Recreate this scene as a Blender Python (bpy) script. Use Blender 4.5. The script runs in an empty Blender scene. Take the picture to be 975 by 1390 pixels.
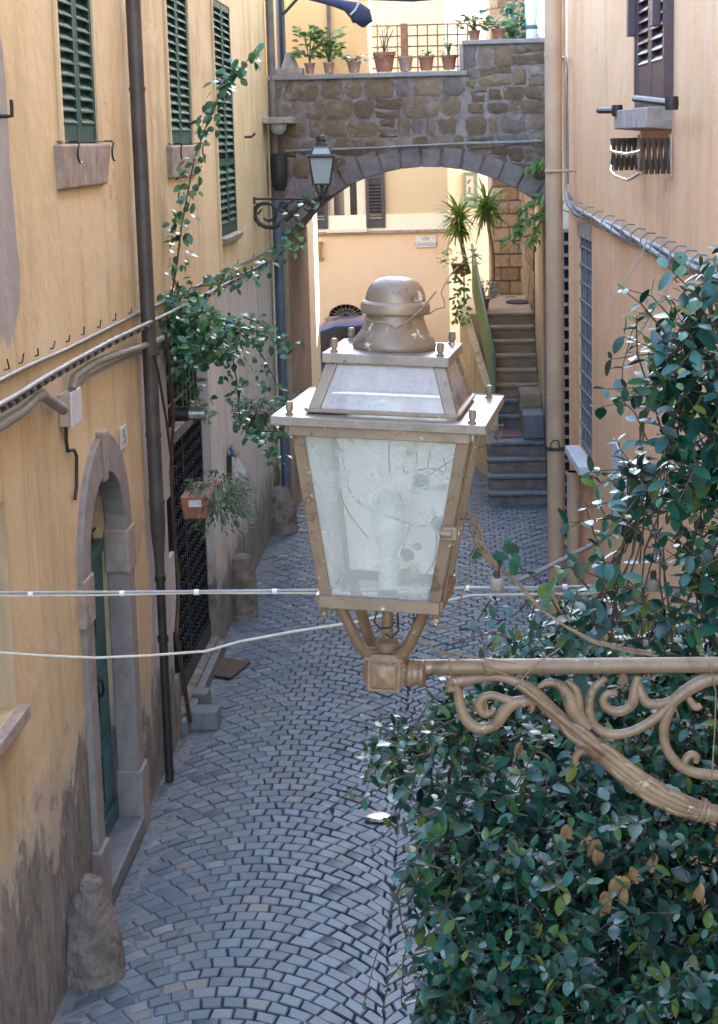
import bpy, bmesh, math, random
from mathutils import Vector, Matrix
random.seed(7)
RND = random.Random(11)
PI = math.pi
scene = bpy.context.scene
C = scene.collection

# ------------------------------------------------------------------ camera
F = 2450.0                       # focal length in pixels of a 975 x 1390 picture
PX, PY = 487.5, 650.0
EYE = Vector((0, 0, 4.25))
def _cam(u, v): return Vector(((u - PX) / F, -(v - PY) / F, -1.0))
_yc = _cam(612, 187).normalized()
_h = _cam(1612, 161).normalized()
_z = _h.cross(_yc).normalized()
_x = _yc.cross(_z)
ROT = Matrix((_x, _yc, _z))
cd = bpy.data.cameras.new('camera')
cam = bpy.data.objects.new('camera', cd)
C.objects.link(cam)
cam.matrix_world = Matrix.Translation(EYE) @ ROT.to_4x4()
cd.sensor_fit = 'VERTICAL'
cd.sensor_height = 36.0
cd.lens = F * 36.0 / 1390.0
cd.shift_y = -45.0 / 1390.0
cd.clip_start = 0.1
cd.clip_end = 1500
cd.dof.use_dof = True
cd.dof.focus_distance = 3.3
cd.dof.aperture_fstop = 40.0
scene.camera = cam

# ------------------------------------------------------------------ light
SUN = Vector((0.45, 0.75, 0.45)).normalized()
w = bpy.data.worlds.new('World')
scene.world = w
w.use_nodes = True
nt = w.node_tree
for n in list(nt.nodes): nt.nodes.remove(n)
sky = nt.nodes.new('ShaderNodeTexSky')
sky.sky_type = 'NISHITA'
sky.sun_disc = False
sky.sun_elevation = math.asin(SUN.z)
sky.sun_rotation = math.atan2(SUN.x, SUN.y)
sky.air_density = 1.0
sky.dust_density = 1.5
sky.ozone_density = 1.0
bg = nt.nodes.new('ShaderNodeBackground')
bg.inputs['Strength'].default_value = 0.15
wo = nt.nodes.new('ShaderNodeOutputWorld')
nt.links.new(sky.outputs[0], bg.inputs['Color'])
nt.links.new(bg.outputs[0], wo.inputs['Surface'])
sl = bpy.data.lights.new('sun', 'SUN')
sl.energy = 3.0
sl.angle = math.radians(0.5)
sl.color = (1.0, 0.93, 0.82)
so = bpy.data.objects.new('sun', sl)
C.objects.link(so)
so.rotation_euler = SUN.to_track_quat('Z', 'Y').to_euler()
so.location = (20, 26, 30)
scene.view_settings.view_transform = 'Standard'
scene.view_settings.look = 'None'
scene.view_settings.gamma = 1.0
scene.view_settings.exposure = 3.7
scene.render.engine = 'CYCLES'
scene.cycles.max_bounces = 8
scene.cycles.transparent_max_bounces = 12

# ------------------------------------------------------------------ placing: photo rays meet the real planes of the alley
XL = -2.04
YA, YB = 20.53, 30.87
def ray(u, v): return ROT @ _cam(u, v)
def at(u, v, Y):
    d = ray(u, v)
    return EYE + d * (Y / d.y)
def onX(u, v, X):
    d = ray(u, v)
    return EYE + d * (X / d.x)
def ground(u, v, z=0.0):
    d = ray(u, v)
    return EYE + d * ((z - EYE.z) / d.z)
RK = 0.0415
R0 = 1.12 + RK * 14.66
def onR(u, v, off=0.0):
    d = ray(u, v)
    t = (R0 - off) / (d.x + RK * d.y)
    return EYE + d * t
_rt = Vector((-RK, 1, 0)).normalized()
_rn = Vector((-1, -RK, 0)).normalized()
def frame(o, ea, eb, ec):
    m = Matrix((ea, eb, ec)).transposed().to_4x4()
    m.translation = o
    return m
Zv = Vector((0, 0, 1))
ML = frame(Vector((XL, 0, 0)), Vector((0, 1, 0)), Vector((1, 0, 0)), Zv)           # along, out, up on the left wall
MR = frame(Vector((R0, 0, 0)), _rt, _rn, Zv)                                        # the same on the right wall
MA = frame(Vector((0, YA, 0)), Vector((1, 0, 0)), Vector((0, -1, 0)), Zv)           # face of the arch
MK = frame(Vector((0, YB, 0)), Vector((1, 0, 0)), Vector((0, -1, 0)), Zv)           # face of the house at the end
def Lc(u, v):
    p = onX(u, v, XL); return p.y, p.z
_MRi = MR.inverted()
def Rc(u, v, off=0.0):
    p = _MRi @ onR(u, v, off); return p.x, p.z
def Ac(u, v):
    p = at(u, v, YA); return p.x, p.z
def Kc(u, v, Y=YB):
    p = at(u, v, Y); return p.x, p.z

# ------------------------------------------------------------------ mesh helper
class MB:
    def __init__(s, M=None):
        s.v = []; s.f = []; s.r = []; s.M = M; s.rand = 0.5
    def add(s, pts, faces, r=None):
        b = len(s.v)
        M = s.M
        s.v += [(M @ Vector(p)) if M else Vector(p) for p in pts]
        rr = s.rand if r is None else r
        for f in faces:
            s.f.append([b + i for i in f]); s.r.append(rr)
    def box(s, lo, hi, r=None):
        (a, b, c), (A, B, D) = lo, hi
        s.add([(a, b, c), (A, b, c), (A, B, c), (a, B, c), (a, b, D), (A, b, D), (A, B, D), (a, B, D)],
              [(3, 2, 1, 0), (4, 5, 6, 7), (0, 1, 5, 4), (1, 2, 6, 5), (2, 3, 7, 6), (3, 0, 4, 7)], r)
    def prism(s, poly, b0, b1, r=None):           # poly in (along, up), extruded along out
        n = len(poly)
        s.add([(a, b0, c) for a, c in poly] + [(a, b1, c) for a, c in poly],
              [tuple(range(n))[::-1], tuple(range(n, 2 * n))] + [(i, (i + 1) % n, n + (i + 1) % n, n + i) for i in range(n)], r)
    def strip(s, inner, outer, b0, b1, r=None):   # ring between two paths in (along, up)
        n = len(inner)
        pts = [(a, b0, c) for a, c in inner] + [(a, b0, c) for a, c in outer] + [(a, b1, c) for a, c in inner] + [(a, b1, c) for a, c in outer]
        fs = []
        for i in range(n - 1):
            j = i + 1
            fs += [(i, j, n + j, n + i), (2 * n + i, 3 * n + i, 3 * n + j, 2 * n + j), (i, 2 * n + i, 2 * n + j, j), (n + i, n + j, 3 * n + j, 3 * n + i)]
        fs += [(0, n, 3 * n, 2 * n), (n - 1, 3 * n - 1, 4 * n - 1, 2 * n - 1)]
        s.add(pts, fs, r)
    def hexa(s, bot, top, r=None):                # two quads
        s.add(list(bot) + list(top), [(3, 2, 1, 0), (4, 5, 6, 7), (0, 1, 5, 4), (1, 2, 6, 5), (2, 3, 7, 6), (3, 0, 4, 7)], r)
    def lathe(s, prof, c=(0, 0, 0), n=24, axis='Z', jit=0.0, r=None, sx=1.0, sy=1.0):
        pts = []; fs = []
        for (rad, h) in prof:
            for k in range(n):
                a = 2 * PI * k / n
                q = rad * (1 + RND.uniform(-jit, jit))
                x, y, z = q * math.cos(a) * sx, q * math.sin(a) * sy, h
                if axis == 'X': x, y, z = z, x, y
                elif axis == 'Y': x, y, z = x, z, y
                pts.append((c[0] + x, c[1] + y, c[2] + z))
        for i in range(len(prof) - 1):
            for k in range(n):
                k2 = (k + 1) % n
                fs.append((i * n + k, i * n + k2, (i + 1) * n + k2, (i + 1) * n + k))
        fs.append(tuple(range(n))[::-1])
        fs.append(tuple(range((len(prof) - 1) * n, len(prof) * n)))
        s.add(pts, fs, r)
    def tube(s, path, rad, n=8, r=None, flat=None, closed=False):
        P = [Vector(p) for p in path]
        m = len(P)
        if m < 2: return
        R_ = rad if isinstance(rad, (list, tuple)) else [rad] * m
        pts = []; fs = []
        up = None
        for i in range(m):
            t = (P[min(i + 1, m - 1)] - P[max(i - 1, 0)])
            if t.length < 1e-9: t = Vector((0, 0, 1))
            t.normalize()
            if flat is not None:
                nrm = Vector(flat[0]); side = t.cross(nrm)
                if side.length < 1e-6: side = Vector((1, 0, 0))
                side.normalize()
                for k in range(n):
                    a = 2 * PI * k / n
                    pts.append(P[i] + side * (R_[i] * math.cos(a)) + nrm * (min(R_[i], flat[1]) * flat[2] * math.sin(a)))
            else:
                if up is None:
                    up = Vector((0, 0, 1)) if abs(t.z) < 0.9 else Vector((1, 0, 0))
                up = (up - t * up.dot(t))
                if up.length < 1e-6: up = t.orthogonal()
                up.normalize()
                side = t.cross(up)
                for k in range(n):
                    a = 2 * PI * k / n
                    pts.append(P[i] + side * (R_[i] * math.cos(a)) + up * (R_[i] * math.sin(a)))
        for i in range(m - 1):
            for k in range(n):
                k2 = (k + 1) % n
                fs.append((i * n + k, i * n + k2, (i + 1) * n + k2, (i + 1) * n + k))
        fs.append(tuple(range(n))[::-1]); fs.append(tuple(range((m - 1) * n, m * n)))
        s.add(pts, fs, r)
    def leaf(s, p, d, nrm, L, W, r=None, fold=0.25, droop=0.15):
        p = Vector(p); d = Vector(d).normalized(); nrm = Vector(nrm)
        nrm = nrm - d * nrm.dot(d)
        if nrm.length < 1e-4: nrm = d.orthogonal()
        nrm.normalize()
        sd = d.cross(nrm)
        w0, w1, w2, w3 = W * 0.29, W * 0.5, W * 0.46, W * 0.25
        def q(t, sgn, w): return p + d * (L * t) + sd * (sgn * w) + nrm * (abs(sgn) * w * fold - droop * L * t * t)
        pts = [q(0, 0, 0)]
        for t, w in ((.12, w0), (.36, w1), (.64, w2), (.87, w3)): pts += [q(t, -1, w), q(t, 0, 0), q(t, 1, w)]
        pts.append(q(1, 0, 0))
        fs = [(0, 2, 1), (0, 3, 2)]
        for i in (1, 4, 7): fs += [(i, i + 1, i + 4, i + 3), (i + 1, i + 2, i + 5, i + 4)]
        fs += [(10, 11, 13), (11, 12, 13)]
        s.add(pts, fs, RND.random() if r is None else r)
    def build(s, name, mat, parent=None, smooth=None, bevel=0.0, origin=None, recalc=True, seg=2, local=False):
        me = bpy.data.meshes.new(name)
        if parent is not None:
            off = Vector((0, 0, 0)) if local else base_of(parent)
        elif origin is not None:
            off = Vector(origin)
        else:
            xs = [p.x for p in s.v]; ys = [p.y for p in s.v]; zs = [p.z for p in s.v]
            off = Vector(((min(xs) + max(xs)) / 2, (min(ys) + max(ys)) / 2, min(zs)))
        me.from_pydata([tuple(p - off) for p in s.v], [], s.f)
        me.update()
        at_ = me.attributes.new('rnd', 'FLOAT', 'FACE')
        at_.data.foreach_set('value', s.r)
        if recalc:
            bm = bmesh.new(); bm.from_mesh(me)
            bmesh.ops.recalc_face_normals(bm, faces=bm.faces)
            bm.to_mesh(me); bm.free()
        if smooth is not None:
            me.polygons.foreach_set('use_smooth', [True] * len(me.polygons))
            me.set_sharp_from_angle(angle=math.radians(smooth))
        me.materials.append(mat)
        o = bpy.data.objects.new(name, me)
        C.objects.link(o)
        if parent is not None:
            o.parent = parent
        else:
            o.location = off
        if bevel:
            b = o.modifiers.new('bevel', 'BEVEL'); b.width = bevel; b.segments = seg; b.limit_method = 'ANGLE'; b.angle_limit = math.radians(40)
        return o
def base_of(o):
    p = Vector(o.location)
    while o.parent:
        o = o.parent; p = p + Vector(o.location)
    return p
def thing(name, label, cat, loc=(0, 0, 0), group=None, rot=None):
    o = bpy.data.objects.new(name, None)
    o.empty_display_size = 0.2
    C.objects.link(o)
    o.location = loc
    if rot: o.rotation_euler = rot
    return tag(o, label, cat, group)
def tag(o, label, cat, group=None):
    o['label'] = label; o['category'] = cat
    if group: o['group'] = group
    return o
def kind(o, k='structure'):
    o['kind'] = k
    return o
def cut(ob, cutters):
    tmp = []
    for m in cutters:
        c = m.build('cutter', ob.data.materials[0], origin=(0, 0, 0))
        mod = ob.modifiers.new('cut', 'BOOLEAN'); mod.operation = 'DIFFERENCE'; mod.solver = 'EXACT'; mod.object = c
        tmp.append(c)
    bpy.context.view_layer.update()
    dg = bpy.context.evaluated_depsgraph_get()
    me = bpy.data.meshes.new_from_object(ob.evaluated_get(dg))
    old = ob.data
    ob.modifiers.clear()
    ob.data = me
    me.name = old.name
    for c in tmp:
        d = c.data; bpy.data.objects.remove(c); bpy.data.meshes.remove(d)
    bpy.data.meshes.remove(old)
def copy_tree(o, parent=None):
    c = o.copy(); C.objects.link(c)
    if parent is not None: c.parent = parent
    for ch in [x for x in bpy.data.objects if x.parent is o]:
        copy_tree(ch, c)
    return c

# ------------------------------------------------------------------ materials
def srgb(r, g, b):
    def l(x):
        x /= 255.0
        return x / 12.92 if x <= 0.04045 else ((x + 0.055) / 1.055) ** 2.4
    return (l(r), l(g), l(b), 1)
class N:
    def __init__(s, name):
        s.m = bpy.data.materials.new(name); s.m.use_nodes = True
        s.t = s.m.node_tree
        s.p = s.t.nodes['Principled BSDF']; s.out = s.t.nodes['Material Output']
        s.geo = None; s.tc = None
    def n(s, t, **k):
        x = s.t.nodes.new(t)
        for a, b in k.items(): setattr(x, a, b)
        return x
    def l(s, a, b): s.t.links.new(a, b)
    def pos(s):
        if not s.geo: s.geo = s.n('ShaderNodeNewGeometry')
        return s.geo.outputs['Position']
    def obj(s):
        if not s.tc: s.tc = s.n('ShaderNodeTexCoord')
        return s.tc.outputs['Object']
    def vec(s, src, scale):
        m = s.n('ShaderNodeMapping')
        m.inputs['Scale'].default_value = scale if isinstance(scale, tuple) else (scale,) * 3
        s.l(src, m.inputs['Vector'])
        return m.outputs[0]
    def noise(s, src, scale, detail=6, rough=0.6, dist=0.0, col=False):
        x = s.n('ShaderNodeTexNoise')
        x.inputs['Scale'].default_value = 1.0; x.inputs['Detail'].default_value = detail; x.inputs['Roughness'].default_value = rough
        x.inputs['Distortion'].default_value = dist
        s.l(s.vec(src, scale), x.inputs['Vector'])
        return x.outputs['Color' if col else 'Fac']
    def ramp(s, fac, stops, interp='LINEAR'):
        r = s.n('ShaderNodeValToRGB'); r.color_ramp.interpolation = interp
        e = r.color_ramp.elements
        while len(e) < len(stops): e.new(0.5)
        for i, (p, c) in enumerate(stops):
            e[i].position = p
            e[i].color = c if len(c) == 4 else (*c, 1)
        s.l(fac, r.inputs[0])
        return r.outputs['Color']
    def step(s, fac, a, b):
        m = s.n('ShaderNodeMapRange'); m.interpolation_type = 'SMOOTHSTEP'
        m.inputs['From Min'].default_value = a; m.inputs['From Max'].default_value = b
        s.l(fac, m.inputs['Value'])
        return m.outputs[0]
    def mix(s, fac, a, b, mode='MIX'):
        m = s.n('ShaderNodeMix', data_type='RGBA', blend_type=mode)
        if hasattr(fac, 'is_linked') or not isinstance(fac, (int, float)): s.l(fac, m.inputs[0])
        else: m.inputs[0].default_value = fac
        for i, x in ((6, a), (7, b)):
            if isinstance(x, (tuple, list)): m.inputs[i].default_value = x if len(x) == 4 else (*x, 1)
            else: s.l(x, m.inputs[i])
        return m.outputs[2]
    def math(s, op, a, b=None, clamp=False):
        m = s.n('ShaderNodeMath', operation=op); m.use_clamp = clamp
        for i, x in enumerate((a, b)):
            if x is None: continue
            if isinstance(x, (int, float)): m.inputs[i].default_value = x
            else: s.l(x, m.inputs[i])
        return m.outputs[0]
    def xyz(s, src):
        x = s.n('ShaderNodeSeparateXYZ'); s.l(src, x.inputs[0])
        return x.outputs
    def attr(s, name='rnd'):
        a = s.n('ShaderNodeAttribute', attribute_name=name)
        return a.outputs['Fac']
    def bump(s, h, strength=0.4, dist=0.01):
        b = s.n('ShaderNodeBump'); b.inputs['Strength'].default_value = strength; b.inputs['Distance'].default_value = dist
        s.l(h, b.inputs['Height'])
        if s.p.inputs['Normal'].is_linked:
            s.l(s.p.inputs['Normal'].links[0].from_socket, b.inputs['Normal'])
        s.l(b.outputs[0], s.p.inputs['Normal'])
    def color(s, c):
        if isinstance(c, (tuple, list)): s.p.inputs['Base Color'].default_value = c if len(c) == 4 else (*c, 1)
        else: s.l(c, s.p.inputs['Base Color'])
    def rough(s, v):
        if isinstance(v, (int, float)): s.p.inputs['Roughness'].default_value = v
        else: s.l(v, s.p.inputs['Roughness'])

def simple(name, c1, c2=None, scale=20, rough=0.6, metal=0.0, bump=0.0, bscale=60, bdist=0.002, spec=0.5, detail=5, chips=None, rust=None):
    m = N(name)
    src = m.obj()
    c2 = c2 or tuple(x * 0.75 for x in c1[:3])
    f = m.noise(src, scale, detail, 0.65)
    col = m.ramp(f, [(0.32, c2), (0.68, c1)])
    if chips:
        cf = m.step(m.noise(src, chips[1], 8, 0.7), chips[2], chips[2] + 0.03)
        col = m.mix(cf, col, chips[0])
    if rust:
        mp = m.vec(src, 1.0)
        rf = m.step(m.noise(mp, rust[1] * 0.83, 9, 0.72), rust[2], rust[2] + 0.09)
        col = m.mix(m.math('MULTIPLY', rf, 0.75), col, rust[0])
        big_ = m.noise(mp, 7, 5, 0.6)
        col = m.mix(m.math('MULTIPLY', m.step(big_, 0.45, 0.7), 0.4), col, tuple(min(1, c * 1.5) for c in c1[:3]) + (1,))
    m.color(col)
    m.rough(rough)
    m.p.inputs['Metallic'].default_value = metal
    m.p.inputs['Specular IOR Level'].default_value = spec
    if bump: m.bump(m.noise(src, bscale, 6, 0.65), bump, bdist)
    return m.m

def plaster(name, c1, c2, streak, dirt=None, extra=None, bumps=0.5):
    """weathered lime plaster: mottling, vertical run stains, damp foot"""
    m = N(name)
    P = m.pos()
    x, y, z = m.xyz(P)
    big = m.noise(P, 0.55, 5, 0.6)
    col = m.ramp(big, [(0.36, c2), (0.62, c1)])
    st = m.noise(P, (2.6, 2.6, 0.28), 10, 0.66, 0.4)
    col = m.mix(m.math('MULTIPLY', m.step(st, 0.46, 0.74), 0.8), col, streak)
    st2 = m.noise(P, (5.0, 5.0, 1.6), 8, 0.72, 0.8)
    col = m.mix(m.math('MULTIPLY', m.step(st2, 0.5, 0.75), 0.22), col, tuple(min(1, a * 1.25) for a in c1[:3]))
    fine = m.noise(P, 9, 8, 0.7)
    col = m.mix(m.math('MULTIPLY', m.step(fine, 0.52, 0.75), 0.3), col, streak)
    pa = m.noise(P, (0.8, 0.8, 1.1), 7, 0.6, 0.8)
    col = m.mix(m.math('MULTIPLY', m.step(pa, 0.53, 0.58), 0.55), col, tuple(min(1, a * 0.9 + 0.06) for a in c1[:3]))
    col = m.mix(m.math('MULTIPLY', m.step(m.noise(P, (1.3, 1.3, 0.5), 9, 0.7, 0.5), 0.55, 0.72), 0.5), col, tuple(a * 0.8 + 0.02 for a in streak[:3]))
    bmp = m.noise(P, 6, 8, 0.62)
    m.bump(bmp, bumps, 0.025)
    m.bump(m.noise(P, 1.4, 4, 0.5), bumps, 0.08)
    cr = m.n('ShaderNodeTexVoronoi', feature='DISTANCE_TO_EDGE'); cr.inputs['Scale'].default_value = 0.55
    cw = m.n('ShaderNodeVectorMath', operation='ADD'); cs_ = m.n('ShaderNodeVectorMath', operation='SCALE'); cs_.inputs['Scale'].default_value = 1.1
    m.l(m.noise(P, 1.6, 8, 0.7, col=True), cs_.inputs[0]); m.l(P, cw.inputs[0]); m.l(cs_.outputs[0], cw.inputs[1]); m.l(cw.outputs[0], cr.inputs['Vector'])
    ck = m.math('MULTIPLY', m.step(cr.outputs['Distance'], 0.006, 0.002), m.step(m.noise(P, 0.7, 3, 0.5), 0.5, 0.6))
    if bumps < 0.2: ck = m.math('MULTIPLY', ck, 0.0)
    col = m.mix(m.math('MULTIPLY', ck, 0.6), col, tuple(a * 0.45 for a in streak[:3]))
    if extra: col = extra(m, P, x, y, z, col)
    if dirt:
        hgt, dc1, dc2 = dirt
        nn = m.noise(P, (3.5, 3.5, 3.0), 10, 0.70, 0.6)
        e = m.math('SUBTRACT', hgt if not callable(hgt) else hgt(m, P, x, y, z), z)
        e = m.math('ADD', e, m.math('MULTIPLY', m.math('SUBTRACT', nn, 0.5), 1.7))
        mask = m.step(e, 0.0, 0.22)
        grey = m.ramp(m.noise(P, (9, 9, 5.5), 10, 0.78, 0.5), [(0.34, dc2), (0.5, tuple((a + b) / 2 for a, b in zip(dc1, dc2))), (0.66, dc1)])
        grey = m.mix(m.math('MULTIPLY', m.step(m.noise(P, (4, 4, 0.8), 8, 0.7), 0.52, 0.62), 0.7), grey, (0.37, 0.31, 0.25, 1))
        mask2 = m.step(m.math('ADD', e, 0.30), 0.0, 0.3)
        col = m.mix(m.math('MULTIPLY', mask2, 0.7), col, (0.40, 0.35, 0.31, 1))
        col = m.mix(mask, col, grey)
        m.bump(m.math('MULTIPLY', m.noise(P, 22, 9, 0.75), mask), 0.9, 0.03)
    m.color(col)
    m.rough(0.92)
    m.p.inputs['Specular IOR Level'].default_value = 0.2
    return m.m

def left_extra(m, P, x, y, z, col):
    # lower zone past the rain pipe: thin greyish-white wash over the old plaster
    nn = m.noise(P, (2.2, 2.2, 1.2), 7, 0.65)
    jit = m.math('MULTIPLY', m.math('SUBTRACT', nn, 0.5), 0.7)
    a = m.step(m.math('ADD', y, m.math('MULTIPLY', jit, 0.5)), 11.5, 11.58)
    b = m.step(m.math('ADD', z, jit), 3.0, 2.92)
    wash = m.ramp(m.noise(P, (7, 7, 1.2), 8, 0.7), [(0.3, (0.46, 0.40, 0.38, 1)), (0.72, (0.68, 0.62, 0.58, 1))])
    col = m.mix(m.math('MULTIPLY', a, b), col, wash)
    # bare grey patch high on the near end, dripping to a point
    nz = m.noise(P, (2.5, 2.5, 0.7), 7, 0.65)
    edge = m.math('ADD', 8.51, m.math('MULTIPLY', m.math('SUBTRACT', nz, 0.5), 1.0))
    low = m.math('MULTIPLY', m.math('ABSOLUTE', m.math('SUBTRACT', z, 3.75)), 0.17)
    p1 = m.step(m.math('SUBTRACT', m.math('SUBTRACT', edge, low), y), 0.0, 0.05)
    p2 = m.step(m.math('ADD', z, m.math('MULTIPLY', m.math('SUBTRACT', nz, 0.5), 1.2)), 3.42, 3.5)
    grey = m.ramp(m.noise(P, (8, 8, 1.6), 8, 0.7), [(0.3, (0.27, 0.235, 0.22, 1)), (0.7, (0.37, 0.335, 0.32, 1))])
    col = m.mix(m.math('MULTIPLY', p1, p2), col, grey)
    return col
def left_dirt(m, P, x, y, z):
    a = m.n('ShaderNodeMapRange')
    a.inputs['From Min'].default_value = 8.49; a.inputs['From Max'].default_value = 9.57
    a.inputs['To Min'].default_value = 0.98; a.inputs['To Max'].default_value = 1.22
    m.l(y, a.inputs['Value'])
    b = m.n('ShaderNodeMapRange')
    b.inputs['From Min'].default_value = 9.96; b.inputs['From Max'].default_value = 10.5
    b.inputs['To Min'].default_value = 0.0; b.inputs['To Max'].default_value = -0.55
    m.l(y, b.inputs['Value'])
    return m.math('ADD', a.outputs[0], b.outputs[0])

M = {}
M['plaster_left'] = plaster('left_plaster', (0.67, 0.512, 0.315, 1), (0.57, 0.425, 0.25, 1), (0.37, 0.27, 0.165, 1),
                            (left_dirt, (0.33, 0.295, 0.26, 1), (0.14, 0.12, 0.108, 1)), left_extra)
M['plaster_right'] = plaster('right_plaster', (0.83, 0.485, 0.262, 1), (0.76, 0.43, 0.225, 1), (0.60, 0.34, 0.185, 1), None, None, 0.35)
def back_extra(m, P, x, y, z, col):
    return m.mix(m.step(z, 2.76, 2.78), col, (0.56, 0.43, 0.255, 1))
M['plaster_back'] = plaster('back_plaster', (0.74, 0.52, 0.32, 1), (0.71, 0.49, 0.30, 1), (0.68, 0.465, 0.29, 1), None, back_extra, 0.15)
M['plaster_cream'] = plaster('cream_plaster', (0.82, 0.71, 0.52, 1), (0.78, 0.66, 0.48, 1), (0.72, 0.6, 0.44, 1), None, None, 0.15)
M['plaster_yellow'] = plaster('yellow_plaster', (0.83, 0.48, 0.20, 1), (0.80, 0.45, 0.185, 1), (0.76, 0.45, 0.2, 1), None, None, 0.15)
M['plaster_brown'] = plaster('brown_plaster', (0.36, 0.26, 0.19, 1), (0.30, 0.21, 0.15, 1), (0.22, 0.16, 0.12, 1), None, None, 0.5)
M['plaster_stair'] = plaster('stair_plaster', (0.62, 0.48, 0.30, 1), (0.50, 0.37, 0.22, 1), (0.32, 0.25, 0.15, 1), None, None, 0.5)
M['stone'] = simple('grey_stone', (0.30, 0.26, 0.245), (0.20, 0.17, 0.155), 9, 0.85, bump=0.5, bscale=40, bdist=0.006)
M['stone_dark'] = simple('brown_stone', (0.25, 0.20, 0.165), (0.11, 0.085, 0.07), 7, 0.9, bump=0.8, bscale=26, bdist=0.02)
M['stone_blue'] = simple('basalt', (0.17, 0.18, 0.19), (0.10, 0.105, 0.115), 10, 0.6, bump=0.4, bscale=30, bdist=0.008)
M['stone_step'] = simple('step_stone', (0.37, 0.265, 0.175), (0.24, 0.165, 0.105), 6, 0.85, bump=0.5, bscale=30, bdist=0.01)
M['stone_sill'] = simple('sill_stone', (0.40, 0.325, 0.27), (0.22, 0.17, 0.14), 10, 0.85, bump=0.5, bscale=40, bdist=0.006)
M['voussoir'] = simple('voussoir_stone', (0.235, 0.185, 0.17), (0.115, 0.09, 0.085), 6, 0.9, bump=0.6, bscale=25, bdist=0.012)
M['mortar'] = simple('old_mortar', (0.31, 0.25, 0.235), (0.17, 0.135, 0.125), 5, 0.95, bump=0.9, bscale=14, bdist=0.03)
M['white_stone'] = simple('white_marble', (0.66, 0.64, 0.60), (0.55, 0.52, 0.48), 8, 0.6)
M['green'] = simple('green_shutter_paint', (0.030, 0.085, 0.068), (0.017, 0.05, 0.040), 14, 0.7, spec=0.2, bump=0.2, bscale=60, chips=((0.09, 0.12, 0.1, 1), 18, 0.68))
M['teal'] = simple('teal_door_paint', (0.035, 0.12, 0.12), (0.02, 0.075, 0.078), 8, 0.45, bump=0.2, bscale=40, chips=((0.1, 0.09, 0.07, 1), 11, 0.68))
M['purple_brown'] = simple('brown_shutter_paint', (0.085, 0.045, 0.055), (0.06, 0.032, 0.04), 12, 0.35)
M['niche'] = simple('niche_plaster', (0.27, 0.165, 0.085), (0.18, 0.11, 0.06), 6, 0.9, bump=0.4)
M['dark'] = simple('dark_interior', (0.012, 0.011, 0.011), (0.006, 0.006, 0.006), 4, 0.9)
M['iron'] = simple('black_iron', (0.018, 0.019, 0.022), (0.01, 0.01, 0.012), 30, 0.42, metal=0.3)
M['iron_grey'] = simple('grey_iron', (0.045, 0.040, 0.038), (0.02, 0.018, 0.017), 30, 0.5, metal=0.3)
M['pipe_dark'] = simple('bronze_pipe', (0.105, 0.09, 0.082), (0.06, 0.05, 0.045), 6, 0.5, metal=0.25, bump=0.15)
M['pipe_blue'] = simple('blue_grey_pipe', (0.11, 0.14, 0.20), (0.07, 0.09, 0.13), 6, 0.5)
M['pipe_grey'] = simple('grey_pipe', (0.19, 0.17, 0.155), (0.11, 0.095, 0.09), 6, 0.55)
M['pipe_peach'] = simple('peach_pipe_paint', (0.56, 0.365, 0.225), (0.45, 0.285, 0.17), 3.5, 0.55, bump=0.1)
M['conduit'] = simple('grey_conduit', (0.30, 0.29, 0.28), (0.19, 0.18, 0.17), 12, 0.55)
M['cable_white'] = simple('pale_cable', (0.50, 0.44, 0.35), (0.38, 0.33, 0.26), 14, 0.55)
M['cable_dark'] = simple('dark_cable', (0.035, 0.03, 0.028), (0.02, 0.018, 0.017), 14, 0.6)
M['plastic_white'] = simple('white_plastic', (0.62, 0.63, 0.66), (0.52, 0.52, 0.54), 8, 0.45)
M['box_beige'] = simple('box_side', (0.5, 0.41, 0.32), (0.4, 0.32, 0.25), 8, 0.6)
M['terracotta'] = simple('terracotta', (0.40, 0.165, 0.10), (0.23, 0.09, 0.055), 9, 0.85, bump=0.3, chips=((0.5, 0.36, 0.28, 1), 12, 0.6))
M['terracotta_pale'] = simple('pale_terracotta', (0.45, 0.26, 0.19), (0.29, 0.16, 0.115), 9, 0.85, bump=0.3, chips=((0.55, 0.44, 0.36, 1), 12, 0.6))
M['soil'] = simple('soil', (0.06, 0.04, 0.028), (0.03, 0.02, 0.015), 40, 0.95, bump=0.6)
M['wood'] = simple('brown_wood', (0.20, 0.115, 0.075), (0.12, 0.07, 0.045), 12, 0.6)
M['rust'] = simple('rusty_iron', (0.105, 0.062, 0.035), (0.055, 0.032, 0.02), 22, 0.85, bump=0.6, bscale=50)
M['twig'] = simple('brown_twig', (0.11, 0.07, 0.042), (0.055, 0.035, 0.024), 40, 0.8)
M['twig_pale'] = simple('dry_twig', (0.27, 0.18, 0.105), (0.16, 0.10, 0.055), 40, 0.75)
M['stem_green'] = simple('green_stem', (0.085, 0.10, 0.04), (0.05, 0.06, 0.025), 30, 0.6)
M['fabric_blue'] = simple('navy_canvas', (0.035, 0.035, 0.085), (0.018, 0.018, 0.045), 9, 0.8, bump=0.4, bscale=25, bdist=0.01)
M['fabric_white'] = simple('white_canvas', (0.72, 0.73, 0.76), (0.6, 0.61, 0.64), 9, 0.85)
M['chrome'] = simple('bright_steel', (0.75, 0.76, 0.77), (0.65, 0.66, 0.67), 9, 0.2, metal=0.9)
M['cream_paint'] = simple('cream_frame_paint', (0.70, 0.60, 0.46), (0.62, 0.52, 0.40), 9, 0.5)
M['shutter_far'] = simple('dark_shutter', (0.06, 0.05, 0.055), (0.04, 0.034, 0.038), 12, 0.55)
M['glass_dark'] = simple('window_glass', (0.06, 0.05, 0.05), (0.03, 0.025, 0.028), 2, 0.08, spec=0.6)
M['letter'] = simple('letter_grey', (0.22, 0.19, 0.17), (0.18, 0.15, 0.13), 8, 0.7)
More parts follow.
